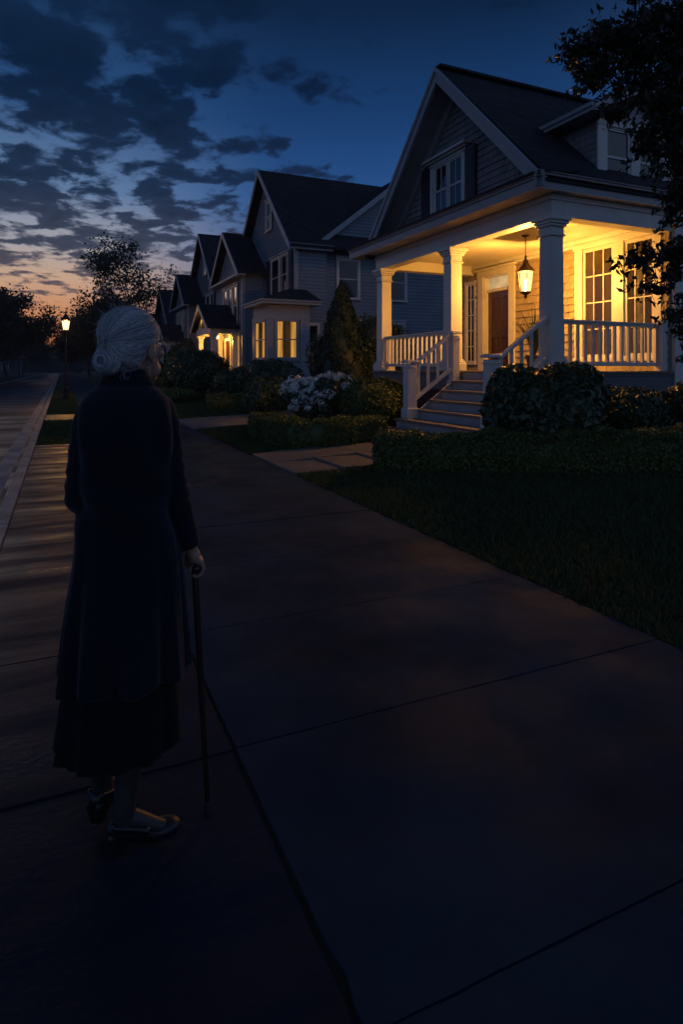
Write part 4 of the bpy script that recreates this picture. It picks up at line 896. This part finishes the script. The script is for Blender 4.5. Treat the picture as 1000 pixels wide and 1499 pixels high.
def make_tree(label, base, height, seed, spread=1.0, leaves=30, leaf=.3, puff=.6, m=None, group=None, name='street_tree', levels=4, trunk_r=.2, cat='tree'):
    g = random.Random(seed); P = empty(name, base, label, cat, group); mb, tips = grow(g, base, height, spread, levels, trunk_r); mb.build('trunk', m_bark, P)
    c = np.array([tuple(p) for p, d in tips]); c = np.repeat(c, leaves, axis=0) + rng.normal(0, puff, (len(c) * leaves, 3)) * np.array([1, 1, .7])
    np_mesh('crown', leaf_quads(c, leaf, rng, None, 1, .6), 4, m or m_tree, P)
    return P
def copy_tree(src, loc, rz, sc, label, group=None):
    r = src.copy(); COL.objects.link(r); r.location = loc; r.rotation_euler.z = rz; r.scale = (sc, sc, sc); r['label'] = label
    if group: r['group'] = group
    for ch in list(src.children):
        c = ch.copy(); COL.objects.link(c); c.parent = r
    return r
G = 'street trees'
t1 = make_tree('big open crowned tree with thin leaves and branches showing, beside the low roofed house', (7.0, 66, .2), 13.2, 5, 1.05, 46, .27, .48, name='open_crowned_tree', levels=4, trunk_r=.26)
t2 = make_tree('bushy street tree across the road, nearest of its row', (-8.8, 78, 0), 9.5, 9, 1.1, 80, .36, .66, group=G)
t3 = make_tree('dense street tree just behind the post lamp', (6.4, 92, .1), 10.5, 17, 1.0, 80, .38, .68, group=G)
for i, (sx, x, y, sc, lab) in enumerate((
    (t3, -8.2, 99, 1.12, 'tall street tree across the road, second in its row'), (t2, -8.6, 122, 1.05, 'street tree across the road in the middle of its row'),
    (t3, -8.0, 146, 1.0, 'street tree across the road near the far bend'), (t2, -9.0, 178, 1.15, 'street tree across the road near the last far house'),
    (t3, -8.6, 215, 1.1, 'last street tree across the road'), (t2, 5.6, 76, .85, 'lower bushy street tree under the open crowned tree'),
    (t2, 4.6, 112, 1.0, 'street tree beyond the post lamp, second on its side'), (t3, 5.2, 138, 1.0, 'street tree beyond the post lamp, third on its side'),
    (t2, 4.2, 168, 1.05, 'street tree beyond the post lamp near the end of the sidewalk'), (t3, 4.4, 205, 1.1, 'last street tree on the gabled houses side'),
    (t3, 13.5, 74, 1.0, 'tree behind the open crowned tree between far houses'))):
    copy_tree(sx, (x, y, 0), 1.3 * i + .7, sc, lab, G)
for i, (x, y, sc) in enumerate(((-22, 250, 1.3), (-13, 262, 1.15), (-4, 275, 1.0), (5, 268, 1.1), (14, 255, 1.25), (-32, 240, 1.3), (-42, 225, 1.35), (24, 262, 1.3), (-24, 108, 1.1), (-26, 140, 1.2), (-24, 175, 1.2), (-20, 205, 1.2))):
    copy_tree((t2, t3)[i % 2], (x, y, 0), i * 1.1, sc, 'dark far tree closing the end of the street', 'far trees closing the street')
# the wood that closes the far end of the street
k = 9000; fx = rng.uniform(-160, 160, k); top = 9 + 2.6 * np.sin(fx * .09) + 1.8 * np.sin(fx * .23 + 1) + 1.2 * np.sin(fx * .61); fz = top * (1 - np.abs(rng.normal(0, .33, k)))
wc = MB()
for q in range(40): wc.ball((-160 + q * 8.2, 322 + (q % 3) * 3, 2.5), (6.5, 4, 4.6), 10, 8)
tag(np_mesh('distant_woods', leaf_quads(np.column_stack([fx, 316 + rng.uniform(-5, 8, k), np.clip(fz, .3, 20)]), 1.5, rng, None, 1, .7), 4, m_tree, None, wc), kind='stuff')
# overhanging tree at the corner of the lawn
Mg = random.Random(31); base = Vector((7.75, 3.3, .2)); Mt = empty('overhanging_tree', base, 'dark leafy tree overhanging the side of the porch and its dormer', 'tree'); mb = MB()
mb.tube([base + Vector((0, 0, -.2)), base + Vector((.02, .03, .5)), base + Vector((-.05, .1, 1.6)), base + Vector((-.12, .2, 3.0)), base + Vector((-.2, .35, 4.6)), base + Vector((-.25, .45, 6.3))], [.26, .20, .17, .14, .09, .03], 10)
targets = [(4.98, 5.05, 4.82), (5.05, 4.95, 4.5), (5.5, 5.3, 5.2), (5.35, 4.9, 4.15), (5.55, 4.75, 4.75), (5.7, 4.8, 5.5), (5.9, 4.6, 4.3), (5.75, 4.75, 3.75), (6.0, 4.5, 3.5), (6.1, 4.5, 5.0), (6.2, 4.4, 5.8), (5.86, 4.55, 3.1),
           (5.48, 4.80, 2.52), (5.72, 4.66, 2.30), (5.95, 4.55, 2.6), (5.92, 4.55, 1.95), (6.05, 4.45, 1.75), (6.25, 4.3, 2.3), (6.3, 4.3, 3.2), (6.4, 4.2, 4.0), (6.4, 4.3, 5.3), (6.6, 4.1, 4.6), (6.7, 4.1, 3.4), (6.5, 4.2, 1.9), (6.8, 3.9, 2.6), (7.0, 3.8, 5.6), (7.2, 4.2, 5.0), (7.0, 2.6, 4.5), (8.4, 3.0, 4.8), (8.2, 4.2, 5.2), (8.6, 2.6, 4.0), (7.4, 2.2, 5.2), (7.8, 3.5, 6.6),
           (5.6, 4.85, 4.45), (5.75, 4.7, 5.15), (6.0, 4.55, 4.65), (6.15, 4.45, 3.85), (6.3, 4.35, 4.5), (6.1, 4.6, 5.5), (5.95, 4.6, 4.0), (6.25, 4.35, 3.5), (6.45, 4.3, 4.9), (6.15, 4.42, 3.0), (6.2, 4.38, 2.6), (6.15, 4.4, 1.6), (5.45, 5.0, 5.0), (5.3, 5.1, 4.7), (5.41, 4.57, 3.83), (5.52, 4.42, 4.14), (5.58, 4.28, 3.48), (5.6, 4.3, 4.44), (5.3, 4.73, 4.87), (5.75, 4.2, 3.9), (5.7, 4.4, 3.2)]
LC = []; LN = []
for tx in targets:
    tx = Vector(tx); h0 = min(max(tx.z - .2 + Mg.uniform(-.3, .3), 2.3), 5.6); st_ = base + Vector((-.12, .2, h0)); mid = st_.lerp(tx, .5) + Vector((Mg.gauss(0, .1), Mg.gauss(0, .1), .28)); pts = [st_, st_.lerp(mid, .5) + Vector((0, 0, .1)), mid, mid.lerp(tx, .55) + Vector((0, 0, .06)), tx]
    mb.tube(pts, [.05, .04, .028, .016, .006], 6)
    for k in range(88):
        f = 1 - Mg.random() ** 1.6 * .78; i = min(int(f * 4), 3); b = pts[i].lerp(pts[i + 1], f * 4 - i); dv = Vector((Mg.gauss(0, 1), Mg.gauss(0, 1), Mg.gauss(-.05, .7))).normalized(); ln = Mg.uniform(.10, .42) * (1.1 - .4 * f); e = b + dv * ln
        mb.tube([b, e], [.006, .002], 3)
        for q in range(2 + int(ln * 9)):
            c = b.lerp(e, .35 + .65 * Mg.random()) + Vector((Mg.gauss(0, .03), Mg.gauss(0, .03), Mg.gauss(0, .03)))
            for _ in range(3): LC.append(tuple(c + Vector((Mg.gauss(0, .022), Mg.gauss(0, .022), Mg.gauss(0, .022)))))
mb.build('trunk', m_bark, Mt); np_mesh('crown', leaf_quads(np.array(LC), .088, rng, None, 1, .42), 4, m_maple, Mt)

# ------------------------------------------------------------------ the woman with the cane
m_skin = mat('skin', (.40, .24, .165), .5, var=(18, (.30, .165, .11), .3), bump=(60, .2, .002))
m_coat = mat('navy_wool', (.0085, .0112, .019), .92, var=(7, (.0058, .0075, .0128), .3), bump=(140, .6, .003), sheen=.16, spec=.15)
m_skirt_cloth = mat('dark_skirt_cloth', (.004, .0045, .007), .85, bump=(110, .25, .002), sheen=.04, spec=.2)
m_shoe = mat('black_leather', (.007, .007, .008), .45, bump=(50, .15, .002), spec=.6)
m_hair = mat('silver_hair', (.20, .215, .24), .38, island=(.90, .91, .94), trans=.30)
m_hairbase = mat('silver_hair_mass', (.17, .185, .21), .6, var=(9, (.10, .11, .125), .3), bump=(80, .4, .003))
m_wood = mat('dark_cane_wood', (.035, .018, .010), .3, var=(12, (.018, .009, .006), .3, (1, 1, .1)), coat=.3)
m_rubber = mat('rubber_tip', (.012, .012, .012), .8)
m_glassrim = mat('spectacle_rim', (.30, .25, .16), .3, metal=1.0)
m_eye = mat('eye_white', (.6, .58, .55), .2)
WO = Vector((.182, 2.004, .004)); WROT = R(-5.2)
W = empty('person', WO, 'elderly woman with a silver bun in a long dark coat, leaning on a cane', 'person'); W.rotation_euler.z = WROT
def place(o, parent, smooth=True):
    o.parent = parent
    if smooth: o.data.polygons.foreach_set('use_smooth', [True] * len(o.data.polygons))
    return o
def local(mb, name, m, parent, smooth=True, bevel=0.0): return place(mb.build(name, m, None, bevel=bevel), parent, smooth)
def fused(mb, name, m, parent, voxel=.005, it=4, fac=.5):
    """one continuous skin over overlapping forms"""
    o = mb.build('form', None); r = o.modifiers.new('r', 'REMESH'); r.mode = 'VOXEL'; r.voxel_size = voxel
    s = o.modifiers.new('s', 'SMOOTH'); s.factor = fac; s.iterations = it
    dg = bpy.context.evaluated_depsgraph_get(); me = bpy.data.meshes.new_from_object(o.evaluated_get(dg)); bpy.data.objects.remove(o, do_unlink=True)
    me.name = name; me.materials.clear(); ob = finish(name, me, m); return place(ob, parent)
PHI = R(42); HR = Matrix.Rotation(-PHI, 3, 'Z'); HC = Vector((.022, .004, 1.498))
def hp(x, y, z): return HC + HR @ Vector((x, y, z))
b = MB()
def hb(c, r, rot=None): b.ball(hp(*c), r, 20, 14, HR @ rot if rot else HR)
hb((0, -.015, .02), (.071, .091, .074)); hb((0, .028, -.045), (.057, .062, .084)); hb((0, .044, -.098), (.044, .043, .030)); hb((0, .078, -.116), (.019, .018, .016))
b.tube([hp(0, .086, .0), hp(0, .098, -.02), hp(0, .110, -.045), hp(0, .100, -.056)], [.009, .0095, .0125, .009], 10)
for s_ in (-1, 1):
    hb((s_ * .040, .058, -.036), (.022, .024, .019)); hb((s_ * .011, .098, -.050), (.008, .009, .007)); hb((s_ * .026, .082, .006), (.021, .011, .008))
    hb((s_ * .073, -.004, -.032), (.009, .017, .030), Matrix.Rotation(R(-8), 3, 'X')); hb((s_ * .071, .002, -.060), (.007, .009, .012)); hb((s_ * .036, .052, -.085), (.016, .026, .026))
hb((0, .092, -.078), (.020, .010, .006)); hb((0, .090, -.089), (.018, .010, .006))
b.tube([hp(0, -.022, -.05), (.016, .002, 1.40), (.006, .0, 1.34), (0, 0, 1.28)], [.052, .046, .052, .075], 18)      # neck
for s_ in (-1, 1): b.tube([hp(s_ * .052, -.004, -.075), hp(s_ * .018, .045, -.175)], [.012, .009], 8)
b.tube([(0, 0, 1.31), (0, -.008, 1.2), (-.002, 0, 1.05), (0, 0, .9), (0, 0, .74)], [.085, .092, .085, .10, .09], 18)
Rsh, Rel, Rwr = Vector((.10, 0, 1.285)), Vector((.138, -.012, 1.07)), Vector((.194, .030, .842))
Lsh, Lel, Lwr = Vector((-.09, 0, 1.285)), Vector((-.130, -.012, 1.037)), Vector((-.055, .165, .955))
b.tube([Vector((0, 0, 1.3)), Rsh, Rsh.lerp(Rel, .5), Rel, Rel.lerp(Rwr, .4), Rwr, Vector((.202, .034, .818))], [.05, .038, .034, .029, .030, .0215, .021], 12)
b.tube([Vector((0, 0, 1.3)), Lsh, Lsh.lerp(Lel, .5), Lel, Lel.lerp(Lwr, .4), Lwr], [.05, .038, .034, .029, .030, .021], 12)
# right hand closed round the cane handle
b.ball((.208, .038, .804), (.019, .032, .027), 14, 10, Matrix.Rotation(R(22), 3, 'Y')); b.ball((.217, .036, .792), (.015, .034, .016), 14, 10, Matrix.Rotation(R(30), 3, 'Y'))
for k, (y, l, r) in enumerate(((.008, .82, .0078), (.027, .95, .0086), (.046, 1.0, .0090), (.065, .93, .0088))):
    b.tube([(.214, y, .804), (.2285, y, .7935), (.2345, y - .001, .793 - .026 * l), (.226, y - .002, .787 - .040 * l), (.210, y - .002, .783 - .042 * l), (.1985, y, .780 - .030 * l)], [r, r * 1.12, r * 1.04, r, r * .92, r * .78], 8)
b.tube([(.199, .058, .818), (.188, .072, .799), (.1865, .072, .778), (.195, .064, .764)], [.0115, .0105, .0095, .008], 8)
# left hand held in front
b.ball((-.030, .192, .950), (.026, .030, .013), 12, 8)
for k, y in enumerate((.175, .190, .205, .219)): b.tube([(-.018, y, .953), (.012, y + .006, .952), (.034, y + .004, .941), (.042, y, .924)], [.0085, .0085, .008, .0065], 7)
b.tube([(-.045, .182, .958), (-.022, .168, .966), (.0, .170, .966)], [.011, .0095, .008], 7)
# legs and feet
RH, RD = Vector((-.040, -.092, 0)), Vector((.985, .14, 0)).normalized(); LH, LD = Vector((-.092, .056, 0)), Vector((.60, .80, 0)).normalized()
for h, d, hip, kn in ((RH, RD, (.05, 0, .78), (.030, -.035, .44)), (LH, LD, (-.055, 0, .78), (-.068, .035, .44))):
    an = h + d * .034 + Vector((0, 0, .115)); kn = Vector(kn); cf = kn.lerp(an, .33) + Vector((0, -.012, 0))
    b.tube([hip, Vector(hip).lerp(kn, .5), kn, cf, kn.lerp(an, .72), an, h + d * .036 + Vector((0, 0, .078))], [.078, .062, .046, .046, .033, .0265, .029], 14)
    b.tube([an - Vector((0, 0, .02)), h + d * .070 + Vector((0, 0, .076)), h + d * .115 + Vector((0, 0, .045)), h + d * .15 + Vector((0, 0, .028))], [.027, .0265, .0235, .018], 12)
body = fused(b, 'body', m_skin, W, .0042, 3, .45)
for s_ in (-1, 1):
    s = MB(); s.ball(hp(s_ * .027, .079, -.008), .0115, 12, 8); local(s, 'eye', m_eye, W)
m_leg_shade = mat('leg_shade', (.024, .019, .019), .5, sheen=.05, bump=(200, .15, .001))  # dark covers added over the legs; shade on the skin put into their colour
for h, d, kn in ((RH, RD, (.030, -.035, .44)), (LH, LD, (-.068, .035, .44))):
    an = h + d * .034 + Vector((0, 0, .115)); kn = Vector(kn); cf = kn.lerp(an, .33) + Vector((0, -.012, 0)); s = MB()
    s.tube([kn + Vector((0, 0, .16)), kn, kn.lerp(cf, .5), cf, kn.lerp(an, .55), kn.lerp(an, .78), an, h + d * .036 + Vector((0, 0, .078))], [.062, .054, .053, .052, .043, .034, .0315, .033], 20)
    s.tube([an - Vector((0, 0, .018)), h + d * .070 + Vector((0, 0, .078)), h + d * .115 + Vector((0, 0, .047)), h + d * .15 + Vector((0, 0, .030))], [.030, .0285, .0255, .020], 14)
    fused(s, 'shaded_leg_cover', m_leg_shade, W, .0045, 3, .4)
# coat with its sleeves
zl = [1.392, 1.375, 1.36, 1.344, 1.32, 1.29, 1.24, 1.186, 1.081, 1.0, .923, .825, .766, .667, .58, .478]
al = [.050, .066, .083, .106, .126, .134, .137, .136, .131, .133, .142, .158, .164, .173, .180, .187]
cl = [0, 0, 0, 0, 0, 0, 0, 0, -.002, -.003, -.003, .004, .002, -.002, -.005, -.008]
bl = [.050, .062, .072, .084, .098, .106, .112, .114, .108, .110, .117, .130, .138, .148, .155, .160]
yl = [.004, .0, -.004, -.010, -.016, -.02, -.024, -.022, -.010, -.004, 0, 0, 0, 0, 0, 0]
rr = []
for z in np.linspace(1.392, .478, 62):
    f = lambda arr: float(np.interp(-z, [-q for q in zl], arr)); a_, c_, b_, y_ = f(al), f(cl), f(bl), f(yl); ring = []
    for k in range(72):
        t = 2 * math.pi * k / 72; ct, st = math.cos(t), math.sin(t); e = 2 / 2.35
        fold = max(0, (1.0 - z) / .5) ** 1.2 * (.015 * math.sin(9 * t + 1.1 + .6 * math.sin(3 * t)) + .008 * math.sin(17 * t + z * 3)) + .009 * math.sin(z * 38 + 3 * t) * math.exp(-((z - 1.02) / .10) ** 2) + .008 * math.sin(6 * t + 9 * z) * math.exp(-((z - 1.2) / .1) ** 2)
        fold += -.006 * math.exp(-((t - 1.5 * math.pi) / .07) ** 2) * (1 if z < 1.3 else 0) * min(1, (1.3 - z) * 4)
        ring.append((c_ + (a_ + fold) * math.copysign(abs(ct) ** e, ct), y_ + (b_ + fold) * math.copysign(abs(st) ** e, st), z + .006 * math.sin(5 * t) * (z < .49)))
    rr.append(ring)
c = MB(); c.rings(rr)
def sleeve(pts, rad):
    P = [Vector(p) for p in pts]; q = []; rq = []
    for i in range(len(P) - 1):
        for j in range(6):
            f = j / 6; q.append(P[i].lerp(P[i + 1], f)); rq.append((rad[i] + (rad[i + 1] - rad[i]) * f) + .0045 * math.sin((i * 6 + j) * 2.1) * (.3 + .7 * math.exp(-((i - 3.6) / 1.2) ** 2)))
    q.append(P[-1]); rq.append(rad[-1]); c.tube(q, rq, 20)
sleeve([(.045, -.008, 1.325), (.098, -.006, 1.288), (.115, -.010, 1.24), (.127, -.012, 1.155), (.137, -.014, 1.07), (.156, .002, .985), (.1935, .026, .845)], [.050, .047, .0455, .043, .043, .042, .0345])
sleeve([(-.045, -.008, 1.325), (-.090, -.006, 1.288), (-.110, -.010, 1.24), (-.124, -.012, 1.12), (-.131, -.014, 1.03), (-.105, .07, .99), (-.060, .158, .955)], [.050, .047, .0455, .043, .044, .041, .035])
coat = fused(c, 'coat', m_coat, W, .0052, 4, .5)
col = MB(); rr = []
for dz, a_, b_ in ((0, .060, .058), (.028, .054, .053), (.046, .0525, .052), (.050, .056, .055), (.044, .062, .060), (.010, .084, .070), (-.012, .094, .078), (-.016, .090, .074), (-.002, .074, .064)):
    ring = []
    for k in range(48):
        t = 2 * math.pi * k / 48; yb = -math.sin(t); ring.append((.002 + a_ * math.cos(t), -.002 + b_ * math.sin(t), 1.352 + dz + .016 * yb + .004 * math.cos(2 * t)))
    rr.append(ring)
col.rings(rr, cap=False); b0 = len(rr); n_ = 48
for k in range(n_): col.f.append((8 * n_ + k, 8 * n_ + (k + 1) % n_, (k + 1) % n_, k))
local(col, 'collar', m_coat, coat)
for k in range(3):
    s = MB(); p = Rel.lerp(Rwr, .80 + .05 * k) + Vector((-.012, -.036 + .002 * k, 0)); s.ball(p, (.005, .003, .005), 8, 6); local(s, 'button', m_shoe, coat)
# skirt below the coat
rr = []
for z in np.linspace(.56, .268, 22):
    ring = []
    for k in range(80):
        t = 2 * math.pi * k / 80; w = (.56 - z) / .29; fold = w * (.012 * math.sin(11 * t + .5 * math.sin(4 * t)) + .005 * math.sin(23 * t + 2)); a_ = .160 + .016 * w; b_ = .138 + .016 * w
        ring.append((-.010 - .010 * w + (a_ + fold) * math.cos(t), (b_ + fold) * math.sin(t), z + (.012 * math.cos(t) if z < .3 else 0) * 0 + .004 * math.sin(11 * t) * (z < .28)))
    rr.append(ring)
s = MB(); s.rings(rr); local(s, 'skirt', m_skirt_cloth, W)
# low heeled court shoes
for h, d in ((RH, RD), (LH, LD)):
    s = MB(); n = Vector((-d.y, d.x, 0)); q = lambda a, e, z: h + d * a + n * e + Vector((0, 0, z)); rot = Matrix((d, n, Vector((0, 0, 1)))).transposed()
    s.hexa([q(-.002, -.017, 0), q(.036, -.016, 0), q(.036, .016, 0), q(-.002, .017, 0)], [q(-.012, -.026, .062), q(.046, -.026, .055), q(.046, .026, .055), q(-.012, .026, .062)])
    s.ball(q(.022, 0, .074), (.037, .031, .026), 14, 10, rot); s.tube([q(.02, 0, .062), q(.075, 0, .046), q(.13, 0, .022), q(.175, 0, .019)], [.029, .029, .026, .022], 14)
    s.ball(q(.150, .008, .026), (.052, .037, .024), 16, 10, rot); s.ball(q(.170, .006, .020), (.034, .028, .018), 14, 10, rot); s.ball(q(.15, .006, .010), (.050, .034, .009), 14, 10, rot)
    for e in (-1, 1): s.tube([q(.0, e * .026, .092), q(.05, e * .030, .076), q(.10, e * .031, .056)], [.008, .008, .010], 8)
    fused(s, 'shoe', m_shoe, W, .0035, 3, .5)
# hair drawn back into a low bun
hg = random.Random(3); hc = Vector((0, -.018, .022)); hr = Vector((.0795, .1, .081)); K = Vector((0, -.97, -.30)).normalized()
def ok(v):
    x, y, z = v
    if z > .062: return y < .080 + .02 * (abs(x) > .04) * -1
    if z > .0: return y < .050
    if z > -.035: return y < .018 if abs(x) > .03 else y < .02
    return y < -.018 and z > -.096
h2c, h2r = Vector((0, -.052, -.036)), Vector((.071, .066, .066))
def surf(u, off=0.0):
    w = Vector((hr.x * u.x, hr.y * u.y, hr.z * u.z)); r1 = w.length; w.normalize(); o = hc - h2c
    A = sum((w[i] / h2r[i]) ** 2 for i in range(3)); B = sum(w[i] * o[i] / h2r[i] ** 2 for i in range(3)); C = sum((o[i] / h2r[i]) ** 2 for i in range(3)) - 1; D = B * B - A * C
    if D > 0:
        r2 = (-B + math.sqrt(D)) / A
        if r2 > r1 - .03: r1 = math.log(math.exp(160 * r1) + math.exp(160 * r2)) / 160
    return hc + w * (r1 * (1 + off))
s = MB(); seg, rg = 72, 48; idx = {}
for i in range(rg + 1):
    for k in range(seg):
        t = math.pi * i / rg; a = 2 * math.pi * k / seg; u = Vector((math.sin(t) * math.cos(a), math.sin(t) * math.sin(a), math.cos(t)))
        p = surf(u, .006 * math.sin(7 * a + 3 * math.sin(4 * t)) * math.sin(t)); idx[i, k] = (len(s.v), p); s.v.append(tuple(hp(*p)))
for i in range(rg):
    for k in range(seg):
        q = [idx[i, k], idx[i + 1, k], idx[i + 1, (k + 1) % seg], idx[i, (k + 1) % seg]]
        if all(ok(e[1]) for e in q): s.f.append(tuple(e[0] for e in q))
bc = Vector((-.008, -.096, -.062))
s.ball(hp(*bc), (.046, .036, .041), 20, 14, HR); s.ball(hp(0, -.112, -.004), (.010, .008, .008), 12, 8, HR)
hair = local(s, 'hair', m_hairbase, W)
st = MB()
def strand(pts, r):
    st.tube([hp(*p) for p in pts], [r * f for f in ([.8] + [1] * (len(pts) - 2) + [.5])], 3)
cnt = 0
while cnt < 2600:
    u = Vector((hg.gauss(0, 1), hg.gauss(0, 1), hg.gauss(0, 1))).normalized()
    if not ok(surf(u)) or u.dot(K) > .93: continue
    if hg.random() > .35 + .65 * (u.y > .1): continue
    o0 = hg.uniform(.0, .022); amp = hg.uniform(0, .035); tw = hg.gauss(0, .09); pts = []; ang = u.angle(K)
    for i in range(9):
        f = i / 8; v = u.slerp(K, f) if ang < 3.1 else u; v = (v + Vector((tw, 0, tw * .5)) * math.sin(math.pi * f)).normalized(); pts.append(surf(v, o0 + amp * math.sin(math.pi * f) ** 1.0 * .8))
    strand(pts, hg.uniform(.0005, .00105)); cnt += 1
for k in range(650):                                          # the bun's coiled strands
    a0 = hg.uniform(0, 6.28); tilt = hg.gauss(0, .5); yo = -abs(hg.gauss(.2, 1.1)); r0 = hg.uniform(.98, 1.07); pts = []
    for i in range(9):
        a = a0 + i * .3; v = Vector((math.cos(a), math.sin(tilt) * .5 + .15 * math.sin(a * 2), math.sin(a))); v.y += yo + hg.gauss(0, .02); v.normalize(); pts.append(bc + Vector((v.x * .046 * r0, v.y * .037 * r0, v.z * .042 * r0)))
    strand(pts, hg.uniform(.0006, .0016))
for k in range(1100):                                          # loose flyaway hairs
    u = Vector((hg.gauss(0, 1), hg.gauss(0, 1), hg.gauss(.5, 1))).normalized()
    if not ok(surf(u)): continue
    dv = (u.slerp(K, .25) - u).normalized() if hg.random() < .85 else Vector((hg.gauss(0, 1), hg.gauss(0, 1), hg.gauss(0, 1))).normalized(); ln = hg.uniform(.015, .06); lift = hg.uniform(.04, .30); cv = Vector((hg.gauss(0, .3), hg.gauss(0, .3), hg.gauss(0, .3))); p0 = surf(u, .01); pts = []
    for i in range(6):
        f = i / 5; pts.append(p0 + dv * ln * f + u * ln * lift * f * (1.5 - f) + cv * ln * .5 * f * f)
    strand(pts, hg.uniform(.00025, .00045))
for k in range(24):                                           # short hairs at the nape and temple
    x = hg.uniform(-.05, .05); p0 = Vector((x, -.065 + hg.uniform(-.02, .02), -.092)); strand([p0, p0 + Vector((hg.gauss(0, .004), -.004, -.014)), p0 + Vector((hg.gauss(0, .01), -.004, -.026))], .0005)
local(st, 'strands', m_hair, hair)
s = MB()
for s_ in (-1, 1):
    ring = [hp(s_ * .030 + .021 * math.cos(a), .104 - .004 * abs(math.cos(a)), -.012 + .018 * math.sin(a)) for a in np.linspace(0, 2 * math.pi, 21)]
    s.tube(ring, .0011, 5); s.tube([hp(s_ * .050, .101, -.008), hp(s_ * .066, .07, -.006), hp(s_ * .079, .0, -.010), hp(s_ * .080, -.012, -.025)], .0011, 5)
s.tube([hp(-.009, .106, -.008), hp(0, .110, -.005), hp(.009, .106, -.008)], .0011, 5); local(s, 'spectacles', m_glassrim, W)
# the cane
Cw = empty('walking_cane', WO, 'slim dark walking cane gripped in the woman\'s hand', 'cane'); Cw.rotation_euler.z = WROT
tip = Vector((.246, -.024, -.002)); topc = Vector((.2085, .026, .772))
s = MB(); s.tube([tip + (topc - tip) * f for f in (.03, .2, .5, .8, .96)] + [topc + Vector((0, .004, .002))], [.0075, .0085, .0095, .0105, .011, .011], 12); local(s, 'shaft', m_wood, Cw)
s = MB(); s.tube([(.209, -.022, .776), (.209, -.016, .779), (.2085, .02, .781), (.208, .06, .782), (.208, .088, .778), (.2085, .10, .768)], [.008, .011, .0115, .011, .0105, .007], 12); local(s, 'handle', m_wood, Cw)
s = MB(); s.tube([tip, tip + (topc - tip) * .012, tip + (topc - tip) * .055, tip + (topc - tip) * .06], [.0135, .014, .0115, .009], 14); local(s, 'rubber_tip', m_rubber, Cw)

# ------------------------------------------------------------------ evening haze
hz = MB().box(-960, 960, -120, 1860, -1.3, 17).build('haze', None); tag(hz, kind='stuff')
hm = bpy.data.materials.new('evening_haze'); hm.use_nodes = True; hn = hm.node_tree.nodes; hn.clear()
pv = hn.new('ShaderNodeVolumePrincipled'); pv.inputs['Density'].default_value = .0005; pv.inputs['Color'].default_value = (.78, .85, 1.0, 1); pv.inputs['Anisotropy'].default_value = .2
ho = hn.new('ShaderNodeOutputMaterial'); hm.node_tree.links.new(pv.outputs[0], ho.inputs['Volume']); hz.data.materials.append(hm)
